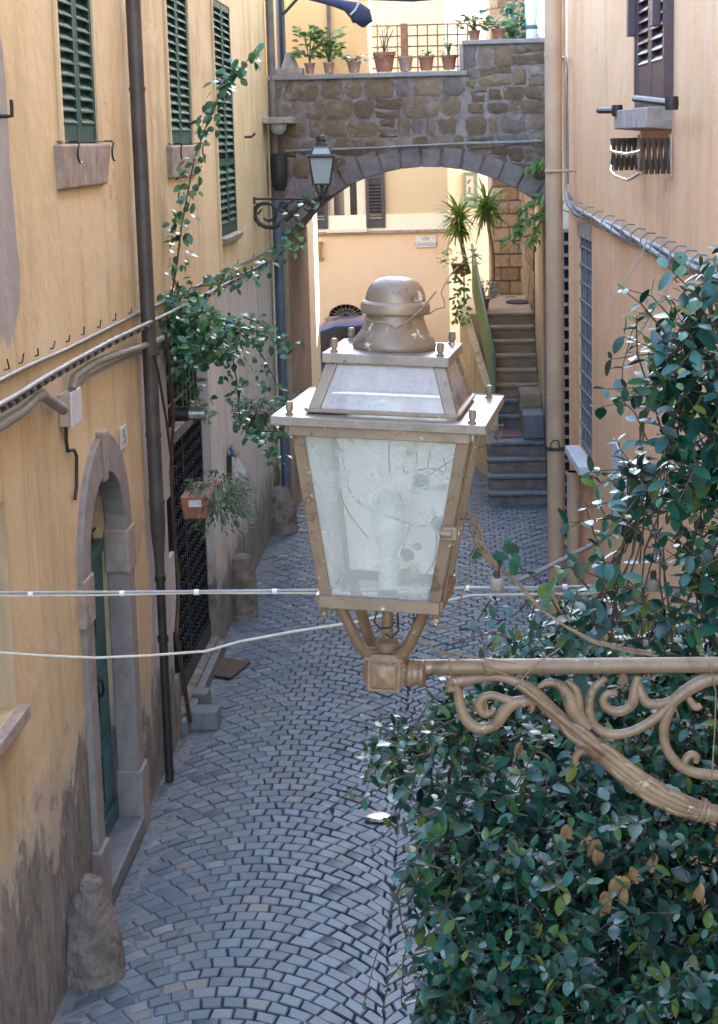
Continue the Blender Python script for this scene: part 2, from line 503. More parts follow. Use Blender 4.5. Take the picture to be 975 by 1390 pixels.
M['gold'] = simple('ochre_iron', (0.36, 0.24, 0.10), (0.26, 0.17, 0.07), 9, 0.6)
M['green_mesh'] = simple('green_railing_mesh', (0.20, 0.26, 0.09), (0.13, 0.18, 0.06), 20, 0.7)
M['green_rail'] = simple('green_rail', (0.17, 0.25, 0.15), (0.1, 0.16, 0.09), 12, 0.45)
M['paint_car'] = simple('navy_car_paint', (0.02, 0.05, 0.16), (0.018, 0.045, 0.14), 2, 0.2, spec=0.6)
M['rubber'] = simple('tyre_rubber', (0.02, 0.02, 0.021), (0.014, 0.014, 0.015), 20, 0.8)
M['alloy'] = simple('wheel_alloy', (0.45, 0.45, 0.46), (0.35, 0.35, 0.36), 9, 0.35, metal=0.7)
M['mat_red'] = simple('red_mat', (0.22, 0.12, 0.10), (0.15, 0.08, 0.07), 20, 0.95)
M['mat_black'] = simple('black_mat', (0.02, 0.02, 0.022), (0.012, 0.012, 0.014), 20, 0.9)
M['lamp_paint'] = simple('taupe_lamp_paint', (0.22, 0.150, 0.098), (0.165, 0.110, 0.070), 18, 0.42, metal=0.15, bump=0.25, bscale=90, bdist=0.0012,
                         chips=((0.58, 0.52, 0.45, 1), 34, 0.615), rust=((0.075, 0.042, 0.024, 1), 26, 0.555))
M['lamp_cast'] = simple('cast_iron_taupe', (0.235, 0.152, 0.090), (0.150, 0.093, 0.053), 22, 0.5, metal=0.1, bump=0.4, bscale=60, bdist=0.002,
                        chips=((0.42, 0.36, 0.29, 1), 40, 0.625), rust=((0.07, 0.04, 0.022, 1), 20, 0.55))
def lamp_top():
    m = N('dusty_lamp_plate')
    s = m.obj()
    col = m.ramp(m.noise(s, 22, 7, 0.7), [(0.35, (0.15, 0.11, 0.085, 1)), (0.7, (0.25, 0.20, 0.17, 1))])
    col = m.mix(m.step(m.noise(s, 45, 6, 0.7), 0.615, 0.64), col, (0.09, 0.045, 0.03, 1))
    m.color(col); m.rough(0.36)
    m.p.inputs['Metallic'].default_value = 0.2
    m.bump(m.noise(s, 70, 5, 0.6), 0.15, 0.001)
    return m.m
M['lamp_top'] = lamp_top()
def glass(name, tint, clear, mottle_scale, rough=0.15, trans=0.6, amp=0.05):
    """dusty or reflection-tinted pane: part clear, part milky film that scatters light through"""
    m = N(name)
    s = m.obj()
    film = m.n('ShaderNodeBsdfTranslucent'); film.inputs['Color'].default_value = tint
    diff = m.n('ShaderNodeBsdfDiffuse'); diff.inputs['Color'].default_value = tint
    mx = m.n('ShaderNodeMixShader'); mx.inputs[0].default_value = trans
    m.l(diff.outputs[0], mx.inputs[1]); m.l(film.outputs[0], mx.inputs[2])
    tr = m.n('ShaderNodeBsdfTransparent'); tr.inputs['Color'].default_value = (0.93, 0.96, 0.96, 1)
    mix = m.n('ShaderNodeMixShader')
    d = m.noise(s, mottle_scale, 8, 0.7)
    mr = m.n('ShaderNodeMapRange'); mr.inputs['From Min'].default_value = 0.3; mr.inputs['From Max'].default_value = 0.7
    mr.inputs['To Min'].default_value = min(1, clear + amp); mr.inputs['To Max'].default_value = max(0.0, clear - amp)
    m.l(d, mr.inputs['Value'])
    m.l(mr.outputs[0], mix.inputs[0])
    m.l(mx.outputs[0], mix.inputs[1]); m.l(tr.outputs[0], mix.inputs[2])
    gl = m.n('ShaderNodeBsdfGlossy'); gl.inputs['Roughness'].default_value = rough
    fr = m.n('ShaderNodeFresnel'); fr.inputs['IOR'].default_value = 1.5
    fin = m.n('ShaderNodeMixShader')
    m.l(fr.outputs[0], fin.inputs[0]); m.l(mix.outputs[0], fin.inputs[1]); m.l(gl.outputs[0], fin.inputs[2])
    m.l(fin.outputs[0], m.out.inputs['Surface'])
    return m.m
M['pane_front'] = glass('dusty_front_pane', (0.98, 0.92, 0.86, 1), 0.74, 14, 0.2, 0.4, 0.06)
M['pane_back'] = glass('milky_back_pane', (1.0, 0.96, 0.91, 1), 0.03, 9, 0.3, 0.6)
M['pane_roof'] = glass('painted_reflection_roof_pane', (0.78, 0.60, 0.50, 1), 0.55, 16, 0.06, 0.5, 0.3)  # brown mottled film paints in the reflection of houses as colour
M['pane_far'] = glass('frosted_pane', (0.82, 0.88, 0.87, 1), 0.1, 9, 0.3)
M['grille_pale'] = simple('pale_grille_paint', (0.22, 0.235, 0.27), (0.14, 0.15, 0.18), 12, 0.5)
M['pole_brown'] = simple('brown_conduit', (0.20, 0.165, 0.145), (0.13, 0.105, 0.09), 12, 0.6)
M['bulb'] = simple('opal_bulb', (0.88, 0.87, 0.84), (0.82, 0.8, 0.77), 6, 0.3)
def leafmat(name, stops, rough=0.28, spec=0.5, sub=0.12):
    m = N(name)
    col = m.ramp(m.attr(), stops)
    f = m.noise(m.obj(), 60, 3, 0.5)
    col = m.mix(m.math('MULTIPLY', m.step(f, 0.45, 0.7), 0.35), col, tuple(c * 0.6 for c in stops[1][1][:3]) + (1,))
    m.color(col); m.rough(rough)
    m.p.inputs['Specular IOR Level'].default_value = spec
    tl = m.n('ShaderNodeBsdfTranslucent'); m.l(col, tl.inputs['Color'])
    mx = m.n('ShaderNodeMixShader'); mx.inputs[0].default_value = sub
    m.l(m.p.outputs[0], mx.inputs[1]); m.l(tl.outputs[0], mx.inputs[2]); m.l(mx.outputs[0], m.out.inputs['Surface'])
    return m.m
M['leaf_jasmine'] = leafmat('jasmine_leaf', [(0.0, (0.003, 0.026, 0.017, 1)), (0.45, (0.008, 0.068, 0.044, 1)), (0.8, (0.018, 0.115, 0.062, 1)), (0.88, (0.045, 0.135, 0.040, 1)), (0.965, (0.09, 0.14, 0.022, 1)), (1.0, (0.24, 0.23, 0.04, 1))], 0.36, 0.6)
M['leaf_rose'] = leafmat('rose_leaf', [(0.0, (0.018, 0.085, 0.040, 1)), (0.6, (0.036, 0.145, 0.058, 1)), (1.0, (0.09, 0.21, 0.06, 1))], 0.3, 0.7, 0.15)
M['leaf_bright'] = leafmat('fresh_leaf', [(0.0, (0.08, 0.17, 0.035, 1)), (0.6, (0.14, 0.26, 0.05, 1)), (1.0, (0.26, 0.36, 0.10, 1))], 0.45, 0.4, 0.3)
M['leaf_grey'] = leafmat('grey_green_leaf', [(0.0, (0.05, 0.085, 0.05, 1)), (0.6, (0.10, 0.15, 0.085, 1)), (1.0, (0.2, 0.25, 0.15, 1))], 0.55, 0.3, 0.25)
M['leaf_dry'] = leafmat('dry_leaf', [(0.0, (0.30, 0.15, 0.06, 1)), (0.6, (0.42, 0.24, 0.11, 1)), (1.0, (0.5, 0.32, 0.17, 1))], 0.6, 0.3, 0.2)
def cobble_mat():
    m = N('basalt_cobble')
    P = m.pos()
    base = m.ramp(m.attr(), [(0.0, (0.046, 0.071, 0.095, 1)), (0.5, (0.070, 0.104, 0.134, 1)), (0.93, (0.102, 0.143, 0.175, 1)), (0.99, (0.125, 0.135, 0.135, 1)), (1.0, (0.15, 0.14, 0.125, 1))])
    n1 = m.noise(P, 34, 7, 0.7)
    col = m.mix(m.math('MULTIPLY', m.step(n1, 0.42, 0.75), 0.4), base, (0.13, 0.17, 0.20, 1))
    n2 = m.noise(P, 0.9, 5, 0.6)
    col = m.mix(m.math('MULTIPLY', m.step(n2, 0.5, 0.72), 0.30), col, (0.17, 0.165, 0.16, 1))
    m.color(col)
    m.rough(m.ramp(n1, [(0.3, (0.36,) * 3), (0.7, (0.55,) * 3)]))
    m.p.inputs['Specular IOR Level'].default_value = 0.55
    m.bump(n1, 0.35, 0.006)
    return m.m
M['cobble'] = cobble_mat()
def joint_mat():
    m = N('street_bed')
    P = m.pos()
    col = m.ramp(m.noise(P, 18, 6, 0.7), [(0.3, (0.055, 0.05, 0.044, 1)), (0.7, (0.13, 0.118, 0.10, 1))])
    mo = m.step(m.noise(P, 1.3, 5, 0.65), 0.44, 0.6)
    mo = m.math('MULTIPLY', mo, m.step(m.noise(P, 14, 4, 0.6), 0.38, 0.6))
    col = m.mix(m.math('MULTIPLY', mo, 0.85), col, (0.045, 0.095, 0.022, 1))
    m.color(col); m.rough(0.95)
    return m.m
M['bed'] = joint_mat()
def verge_mat():
    m = N('mortared_edge')
    P = m.pos()
    v = m.n('ShaderNodeTexVoronoi', feature='DISTANCE_TO_EDGE')
    wob = m.n('ShaderNodeVectorMath', operation='ADD')
    sc = m.n('ShaderNodeVectorMath', operation='SCALE'); sc.inputs['Scale'].default_value = 0.12
    m.l(m.noise(P, 7, 4, 0.6, col=True), sc.inputs[0])
    m.l(P, wob.inputs[0]); m.l(sc.outputs[0], wob.inputs[1])
    v.inputs['Scale'].default_value = 9.5
    m.l(wob.outputs[0], v.inputs['Vector'])
    j = m.math('ADD', v.outputs['Distance'], m.math('MULTIPLY', m.math('SUBTRACT', m.noise(P, 12, 6, 0.7), 0.5), 0.5))
    mask = m.step(j, 0.10, 0.22)
    stone = m.ramp(m.noise(P, 10, 5, 0.6), [(0.3, (0.06, 0.085, 0.11, 1)), (0.7, (0.10, 0.13, 0.16, 1))])
    mort = m.ramp(m.noise(P, 7, 7, 0.7), [(0.3, (0.11, 0.115, 0.12, 1)), (0.7, (0.20, 0.195, 0.19, 1))])
    m.color(m.mix(mask, mort, stone)); m.rough(0.7)
    m.bump(m.math('ADD', mask, m.noise(P, 30, 6, 0.7)), 0.4, 0.008)
    return m.m
M['verge'] = verge_mat()
def rubble_mat(name, stops):
    m = N(name)
    P = m.pos()
    col = m.ramp(m.attr(), stops)
    n1 = m.noise(P, 16, 8, 0.75)
    col = m.mix(m.math('MULTIPLY', m.step(n1, 0.4, 0.7), 0.45), col, tuple(c * 0.5 for c in stops[0][1][:3]) + (1,))
    col = m.mix(m.math('MULTIPLY', m.step(m.noise(P, 3, 7, 0.7), 0.52, 0.66), 0.6), col, (0.35, 0.30, 0.28, 1))
    m.color(col); m.rough(0.95); m.p.inputs['Specular IOR Level'].default_value = 0.15
    m.bump(n1, 1.0, 0.03)
    return m.m
M['tufa'] = rubble_mat('tufa_stone', [(0.0, (0.15, 0.10, 0.065, 1)), (0.5, (0.22, 0.15, 0.095, 1)), (0.8, (0.27, 0.185, 0.115, 1)), (1.0, (0.20, 0.15, 0.145, 1))])
M['ashlar'] = rubble_mat('ashlar_stone', [(0.0, (0.21, 0.14, 0.085, 1)), (0.5, (0.33, 0.235, 0.145, 1)), (1.0, (0.44, 0.33, 0.22, 1))])

# ================================================================== THE SETTING: ground, cobbles
g = MB(); g.add([(-150, -150, -0.03), (150, -150, -0.03), (150, 250, -0.03), (-150, 250, -0.03)], [(0, 1, 2, 3)])
kind(g.build('ground', M['bed'], recalc=False, origin=(0, 0, 0)))
def right_x(y): return R0 - RK * y if y < 16.4 else (1.1 if y < 23.9 else 6)
g = MB()
W, D, SAG = 1.62, 0.114, 0.58
X0 = -2.02
def arc(x, r, c):
    t = (x - X0 - c * W) / W * 2 - 1
    return 7.2 + r * D + SAG * (1 - t * t)
_jt = {}
def jit(*key):
    if key not in _jt: _jt[key] = RND.uniform(-.014, .014)
    return _jt[key]
for c in range(-1, 3):
    for r in range(-6, 240):
        nst = 15
        ph = 0.5 * (r % 2)
        for k in range(nst + 1):
            u0, u1 = max(0, (k - ph) / nst), min(1, (k + 1 - ph) / nst)
            if u1 - u0 < 0.02: continue
            q = []
            for (u, rr) in ((u0, r), (u1, r), (u1, r + 1), (u0, r + 1)):
                x = X0 + (c + u) * W
                t = u * 2 - 1
                sl = -SAG * 4 * t / W                       # slope of the arc
                if rr > r: x += -sl * D * 0.45 * (1 - abs(t) ** 4)
                y = arc(x, rr, c)
                q.append(Vector((x + jit(c, rr, k if u == u0 else k + 1, rr > r, r), y + RND.uniform(-.004, .004), 0)))
            cx = sum((p.x for p in q)) / 4; cy = sum((p.y for p in q)) / 4
            if cy < 25 and (cx < -1.99 or RND.random() < (-1.72 - cx) / .30): continue
            if cx < -5 or cx > right_x(cy) + .1 or cy > 30.8: continue
            cen = Vector((cx, cy, 0))
            hz = RND.uniform(-.003, .003)
            gap = RND.uniform(.002, .0055)
            lo, mid, top = [], [], []
            for p in q:
                d = (cen - p); L = d.length
                d.normalize()
                lo.append(p + d * gap + Vector((0, 0, -.03)))
                mid.append(p + d * (gap + .002) + Vector((0, 0, hz - .005)))
                top.append(p + d * min(gap + .011, L * .45) + Vector((0, 0, hz + RND.uniform(-.0012, .0012))))
            fs = [(8, 9, 10, 11)]
            for i in range(4):
                j = (i + 1) % 4
                fs += [(i, j, 4 + j, 4 + i), (4 + i, 4 + j, 8 + j, 8 + i)]
            g.add(lo + mid + top, fs, RND.random())
kind(g.build('cobbled_street', M['cobble'], recalc=False, origin=(0, 16, 0), smooth=30))
# mortared margin along the foot of the left houses
g = MB()
ys = [2 + i * 0.12 for i in range(180)]
inner = [(XL - .02, y) for y in ys]
outer = [(-1.36 + RND.uniform(-.04, .04), y) for y in ys]
n_ = len(ys)
g.add([(x, y, -.004) for x, y in inner] + [(x, y, -.012) for x, y in outer], [(i, i + 1, n_ + i + 1, n_ + i) for i in range(n_ - 1)])
kind(g.build('street_margin', M['verge'], recalc=False))

# ================================================================== LEFT HOUSE
house = thing('plaster_house', 'long ochre plaster house on the left with green louvred shutters and an arched door', 'house', (XL, 11, 0))
wall = MB(ML); wall.box((-2, -4.5, -0.1), (20.51, 0, 6.1)); wall = wall.build('wall', M['plaster_left'], house)
def arch_path(a0, a1, z0, zs, rise, n=14):
    h = (a1 - a0) / 2; m = (a0 + a1) / 2
    p = [(a0, z0), (a0, zs)]
    for i in range(1, n):
        t = PI * (1 - i / n)
        p.append((m + h * math.cos(t), zs + rise * math.sin(t)))
    return p + [(a1, zs), (a1, z0)]
cuts = []
def rect_cut(a0, a1, c0, c1, dep, M_):
    m = MB(M_); m.box((a0, -dep, c0), (a1, 0.1, c1)); return m
# door
da0, _ = Lc(128, 1000); da1, _ = Lc(179, 1000)
DZS = Lc(162, 722)[1]
DTOP = Lc(139, 640)[1]
dpath = arch_path(da0, da1, 0.12, DZS, DTOP - DZS)
m = MB(ML); m.prism(arch_path(da0 - .03, da1 + .03, 0.02, DZS, DTOP - DZS + .03), -0.42, 0.1); cuts.append(m)
# gate
ga0, ga1 = 12.62, 14.78
GT = 2.95
cuts.append(rect_cut(ga0, ga1, 0.13, GT, 0.28, ML))
# shutter windows (bottoms seen in the photo, tops above the frame for the near two)
WIN = []
for (u0, u1, v, hgt) in ((88, 135, 195, 1.95), (233, 263, 197, 1.95), (300, 323, 318, None)):
    a0, a1 = Lc(u0, v)[0], Lc(u1, v)[0]
    c0 = Lc((u0 + u1) / 2, v)[1]
    c1 = c0 + (hgt or (Lc(304, 6)[1] - c0))
    WIN.append((a0, a1, c0, c1))
    cuts.append(rect_cut(a0, a1, c0, c1, 0.10, ML))
# little cellar grilles and the niche at the near end
sa0, sa1 = Lc(227, 700)[0], Lc(238, 700)[0]
SL1 = (sa0, sa1, Lc(232, 755)[1], Lc(232, 672)[1])
SL2 = (sa0 + .02, sa1 + .05, Lc(236, 930)[1], Lc(236, 858)[1])
for s_ in (SL1, SL2): cuts.append(rect_cut(*s_[:2], s_[2], s_[3], 0.12, ML))
na0, na1 = 7.1, Lc(19, 900)[0]
NZ0, NZ1 = Lc(14, 972)[1], Lc(5, 680)[1]
cuts.append(rect_cut(na0, na1, NZ0, NZ1, 0.16, ML))
cut(wall, cuts)
# panels behind the openings
m = MB(ML); m.box((na0, -.155, NZ0), (na1, -.10, NZ1)); m.build('blocked_window', M['niche'], house)
m = MB(ML); m.box((na0 - .1, -.1, NZ0 - .07), (na1 + .06, .05, NZ0 - .002)); m.build('sill', M['stone_sill'], house, bevel=.008)
for s_ in (SL1, SL2):
    m = MB(ML); m.box((s_[0] + .004, -.11, s_[2] + .004), (s_[1] - .004, -.06, s_[3] - .004))
    gr = m.build('cellar_grille', M['dark'], house)
    b = MB(ML)
    k = s_[0] + .05
    while k < s_[1] - .02:
        b.tube([(k, -.03, s_[2]), (k, -.03, s_[3])], .009, 6); k += .09
    b.build('bar', M['iron'], gr)
# shutters
def shutter(a0, a1, c0, c1, M_, out, mat, parent, slat=0.062, rail=0.055, bot=0.10, mid=None):
    """one louvred leaf: stiles, rails and tilted slats"""
    m = MB(M_)
    t = 0.04
    b0, b1 = out - t, out
    m.box((a0, b0, c0), (a0 + rail, b1, c1)); m.box((a1 - rail, b0, c0), (a1, b1, c1))
    m.box((a0 + rail, b0, c0), (a1 - rail, b1 - .003, c0 + bot)); m.box((a0 + rail, b0, c1 - rail), (a1 - rail, b1 - .003, c1))
    if mid: m.box((a0 + rail, b0, mid), (a1 - rail, b1 - .003, mid + .06))
    z = c0 + bot + .004
    while z < c1 - rail - .03:
        if not (mid and mid - .04 < z < mid + .07):
            h = slat * .78
            A0, A1 = a0 + rail, a1 - rail
            m.hexa([(A0, b0 + .002, z + h * .75), (A1, b0 + .002, z + h * .75), (A1, b0 + .002, z + h * .75 + .009), (A0, b0 + .002, z + h * .75 + .009)],
                   [(A0, b1 + .004, z - .004), (A1, b1 + .004, z - .004), (A1, b1 + .004, z + .006), (A0, b1 + .004, z + .006)])
        z += slat
    m.box((a0 + rail, b0 + .001, c0 + bot), (a1 - rail, b0 + .004, c1 - rail))
    return m.build('shutter', mat, parent, bevel=.002, seg=1)
for i, (a0, a1, c0, c1) in enumerate(WIN):
    mid = (a0 + a1) / 2
    for (x0, x1) in ((a0 + .008, mid - .003), (mid + .003, a1 - .008)):
        shutter(x0, x1, c0 + .006, c1 - .006, ML, -.012 if i < 2 else 0.0, M['green'], house, slat=.063, rail=.06, mid=(c0 + .62) if i == 2 else None)
    # raised plaster band round the opening
    m = MB(ML); m.box((a0 - .13, 0.0, c0 + .0), (a0 - .09, .022, 6.2)); m.build('plaster_band', M['plaster_left'], house, bevel=.004)
    if i == 2:
        m = MB(ML); m.box((a0 - .13, .0, c0 - .36), (a0 - .09, .022, c0 - .003)); m.box((a0 - .09, .0, c0 - .36), (a1 + .12, .022, c0 - .31)); m.build('plaster_band', M['plaster_left'], house, bevel=.004)
    m = MB(ML)
    hh = .235 if i < 2 else .07
    pr = .05 if i < 2 else .06
    e = .10 if i == 0 else (.05 if i == 1 else .04)
    e2 = .28 if i == 0 else (.26 if i == 1 else .04)
    m.hexa([(a0 - e2 + .03, -.05, c0 - hh), (a1 + e - .05, -.05, c0 - hh), (a1 + e - .05, pr - .02, c0 - hh), (a0 - e2 + .03, pr - .02, c0 - hh)],
           [(a0 - e2, -.05, c0 - .003), (a1 + e, -.05, c0 - .003), (a1 + e, pr, c0 - .003), (a0 - e2, pr, c0 - .003)])
    m.build('sill', M['stone_sill'], house, bevel=.012)
    if i < 2:
        for a in (a0 + .02, a1 + .05):
            m = MB(ML)
            m.tube([(a - .25, .012, c0 + .012), (a + .02, .012, c0 + .012), (a + .02, .06, c0 + .012)], .005, 6); m.tube([(a + .05, .065, c0 + .0), (a + .0, .065, c0 - .03), (a - .01, .065, c0 - .07), (a + .03, .065, c0 - .10), (a + .09, .065, c0 - .10)], .006, 6); m.tube([(a + .02, .06, c0 + .012), (a + .05, .065, c0)], .005, 6)
            m.build('shutter_catch', M['iron'], house, smooth=60)
# arched door
inn = dpath
wS = .195
out_ = []
for (a, c) in arch_path(da0 - wS, da1 + wS, 0.0, DZS, DTOP - DZS + wS + .03): out_.append((a, c))
inn2 = arch_path(da0, da1, 0.0, DZS, DTOP - DZS)
m = MB(ML); m.strip(inn2, out_, -.10, .035); m.build('door_surround', M['stone'], house, bevel=.008)
mid = (da0 + da1) / 2
m = MB(ML)
m.hexa([(mid - .045, -.10, DTOP - .045), (mid + .045, -.10, DTOP - .045), (mid + .045, .042, DTOP - .045), (mid - .045, .042, DTOP - .045)],
       [(mid - .075, -.10, DTOP + .25), (mid + .075, -.10, DTOP + .25), (mid + .075, .052, DTOP + .25), (mid - .075, .052, DTOP + .25)])
m.build('keystone', M['stone_sill'], house, bevel=.012)
for (x0, x1) in ((da0 - wS - .03, da0 + .02), (da1 - .02, da1 + wS + .03)):
    m = MB(ML); m.box((x0, -.11, DZS - .27), (x1, .046, DZS - .0)); m.build('impost', M['stone_sill'], house, bevel=.012)
    m = MB(ML); m.box((x0, -.11, .0), (x1, .055, .42)); m.build('plinth', M['stone'], house, bevel=.012)
m = MB(ML); m.box((da0 - .02, -.41, .022), (da1 + .02, .06, .13)); m.build('doorstep', M['stone_blue'], house, bevel=.012)
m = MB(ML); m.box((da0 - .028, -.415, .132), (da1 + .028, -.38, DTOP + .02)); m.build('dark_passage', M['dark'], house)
doorM = MB(ML)
DT = DZS - .12
for (x0, x1) in ((da0 + .01, mid - .004), (mid + .004, da1 - .01)):
    m = MB(ML)
    m.box((x0, -.175, .135), (x1, -.125, DT))
    r = .095
    for (p0, p1) in ((.30, .72), (.84, 1.22), (1.34, DT - .1)):
        m.box((x0 + r, -.125, p0), (x1 - r, -.112, p1))
        m.box((x0 + r + .06, -.112, p0 + .06), (x1 - r - .06, -.10, p1 - .06))
    m.box((x0, -.125, .135), (x1, -.10, .25))
    lf = m.build('door', M['teal'], house, bevel=.007)
    h = MB(ML); hx = x1 - .06 if x1 < mid else x0 + .06
    h.tube([(hx, -.125, 1.06), (hx, -.07, 1.06), (hx, -.06, 1.10), (hx, -.065, 1.16), (hx, -.125, 1.165)], .009, 6)
    h.build('handle', M['iron'], lf, smooth=60)
m = MB(ML); m.box((da0 + .01, -.18, DT + .003), (da1 - .01, -.105, DT + .07)); m.build('transom', M['teal'], house, bevel=.006)
m = MB(ML)
for k in range(1, 9):
    a = da0 + (da1 - da0) * k / 9
    t = abs(k / 9 * 2 - 1)
    m.tube([(a, -.16, DT + .07), (a, -.16, DZS + (DTOP - DZS) * math.sqrt(max(0, 1 - t * t)))], .009, 6)
for k in range(3):
    m.tube([(da0 + .05, -.15, DT + .14 + .2 * k), (da1 - .05, -.15, DT + .14 + .2 * k)], .008, 6)
m.build('fanlight_grille', M['iron'], house)
# black iron gate
gate = MB(ML)
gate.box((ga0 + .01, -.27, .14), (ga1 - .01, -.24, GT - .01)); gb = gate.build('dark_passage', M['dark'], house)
GB = 2.14
m = MB(ML)
for k in range(19):
    a = ga0 + .03 + (ga1 - ga0 - .06) * k / 18
    wd = .028 if k in (0, 9, 18) else .009
    m.box((a - wd, -.10 - wd, .17), (a + wd, -.10 + wd, GB - .05))
for k in range(19):
    z = .2 + (GB - .28) * k / 18
    m.box((ga0 + .03, -.085, z - .009), (ga1 - .03, -.072, z + .009))
    for j in range(18):
        a = ga0 + .03 + (ga1 - ga0 - .06) * (j + .5) / 18
        m.box((a - .022, -.085, z - .022), (a + .022, -.063, z + .022))
m.box((ga0 + .02, -.13, .14), (ga1 - .02, -.06, .28))
gt = m.build('gate', M['iron'], house)
m = MB(ML); m.box((ga0 + .005, -.15, GB - .06), (ga1 - .005, -.03, GB + .03)); m.build('gate_transom', M['pipe_grey'], house, bevel=.006)
m = MB(ML)
for k in range(11):
    a = ga0 + .05 + (ga1 - ga0 - .1) * k / 10
    m.tube([(a, -.1, GB + .03), (a, -.1, GT - .02)], .011, 6)
for k in range(3): m.tube([(ga0 + .01, -.085, GB + .2 + k * .22), (ga1 - .01, -.085, GB + .2 + k * .22)], .011, 6)
m.build('transom_grille', M['iron_grey'], house)
m = MB(ML); m.box((ga0 - .05, -.12, -.05), (ga1 + .02, .055, .10)); m.build('gate_threshold', M['stone_blue'], house, bevel=.012)

# second stretch of left house beyond the arch, catching the sun
m = MB(); m.box((XL - 4.5, 23.52, -.1), (XL, 27.47, 6.0))
tag(m.build('corner_house', M['plaster_cream'], origin=(XL, 25.5, 0)), 'sunlit cream house corner glimpsed just behind the left jamb of the arch', 'house')

# ================================================================== RIGHT HOUSE
rh = thing('plaster_house', 'peach plaster house on the right with a brown shutter and a barred window', 'house', (1.2, 11, 0))
wall = MB(MR); wall.box((-2, -3.5, -0.1), (16.47, 0, 9.9)); wall = wall.build('wall', M['plaster_right'], rh)
b0a, b0c = Rc(787, 609); b1a, b1c = Rc(804, 628)
BW = (b1a, b0a, (b0c + b1c) / 2, Rc(790, 322)[1])
s0a, s1a = Rc(913, 120)[0], Rc(873, 120)[0]
SWc = Rc(890, 138)[1]
cut(wall, [rect_cut(BW[0], BW[1], BW[2], BW[3], .10, MR), rect_cut(s0a, s1a, SWc, SWc + 1.7, .12, MR)])
m = MB(MR); m.box((BW[0] + .003, -.098, BW[2] + .003), (BW[1] - .003, -.07, BW[3] - .003)); m.build('window_glass', M['glass_dark'], rh)
m = MB(MR)
for k in range(6):
    a = BW[0] + .03 + (BW[1] - BW[0] - .06) * k / 5
    m.tube([(a, -.02, BW[2]), (a, -.02, BW[3])], .008, 6)
for k in range(12):
    z = BW[2] + .08 + (BW[3] - BW[2] - .16) * k / 11
    m.tube([(BW[0], -.006, z), (BW[1], -.006, z)], .008, 6)
m.build('window_bars', M['grille_pale'], rh)
m = MB(MR); m.box((BW[0] - .06, -.09, BW[2] - .075), (BW[1] + .09, .12, BW[2] - .002)); m.build('sill', M['white_stone'], rh, bevel=.008)
m = MB(MR); m.box((BW[0] - .02, -.01, BW[3] + .002), (BW[1] + .05, .012, BW[3] + .13)); m.build('lintel', M['stone_sill'], rh, bevel=.004)
midr = (s0a + s1a) / 2
m = MB(MR)
for (x0, x1) in ((s0a - .035, s0a + .02), (s1a - .02, s1a + .035)): m.box((x0, -.05, SWc + .006), (x1, .055, SWc + 1.69))
m.box((s0a - .03, -.05, SWc - .04), (s1a + .03, .05, SWc + .0055)); m.build('window_frame', M['purple_brown'], rh, bevel=.004)
for (x0, x1) in ((s0a + .024, midr - .003), (midr + .003, s1a - .024)):
    shutter(x0, x1, SWc + .008, SWc + 1.68, MR, .045, M['purple_brown'], rh, slat=.064, rail=.07, bot=.22)
for a in (s0a + .16, s1a + .02):
    m = MB(MR); m.box((a - .045, .05, SWc + .42), (a + .045, .10, SWc + .66)); m.build('shutter_hinge', M['purple_brown'], rh, bevel=.006)
sz = Rc(890, 142)[1]
m = MB(MR)
m.hexa([(s0a + .0, -.05, sz - .16), (s1a + .12, -.05, sz - .16), (s1a + .12, .17, sz - .14), (s0a + .0, .14, sz - .14)],
       [(s0a + .0, -.05, sz - .02), (s1a + .12, -.05, sz - .02), (s1a + .12, .17, sz - .02), (s0a + .0, .14, sz - .02)])
m.build('sill', M['stone_sill'], rh, bevel=.008)

# rear neighbour behind it, pale, with a lattice grille in front of a dark doorway
rr = thing('rear_house', 'pale narrow house front seen behind the peach drainpipe', 'house', (2.5, 18.68, 0))
m = MB(); m.box((1.1, 18.68, -.1), (7, 23.93, 10.4)); m.box((1.35, 16.48, -.1), (7, 18.67, 10.4)); m.build('wall', M['plaster_cream'], rr)  # unseen bulk added tall to keep the sun off the alley
m = MB(); m.box((1.103, 18.63, .1), (1.345, 18.67, 3.3)); m.build('doorway', M['dark'], rr)
m = MB()
for k in range(26): m.box((1.11, 18.58, .15 + k * .125), (1.34, 18.595, .185 + k * .125))
for k in range(4): m.box((1.12 + k * .07, 18.598, .12), (1.135 + k * .07, 18.61, 3.3))
m.build('lattice_grille', M['conduit'], rr)

# ================================================================== ARCH WITH TERRACE
arch = thing('stone_arch', 'rough tufa stone arch spanning the alley and carrying a terrace', 'arch', (-.3, YA, 0))
CXA = Ac(580, 400)[0]; RA = 2.05
ZC = Ac(580, 226)[1]; CZA = ZC - RA
XJ0, XJ1 = -1.88, 1.08
TOPL = Ac(500, 106)[1]; TOPR = Ac(670, 60)[1]; XSTEP = Ac(630, 80)[0]
YA2 = 23.47
def arcz(x): return CZA + math.sqrt(max(0, RA * RA - (x - CXA) ** 2))
xs = [XJ0 + (XJ1 - XJ0) * i / 30 for i in range(31)]
m = MB(MA)
poly_low = [(x, arcz(x)) for x in xs]
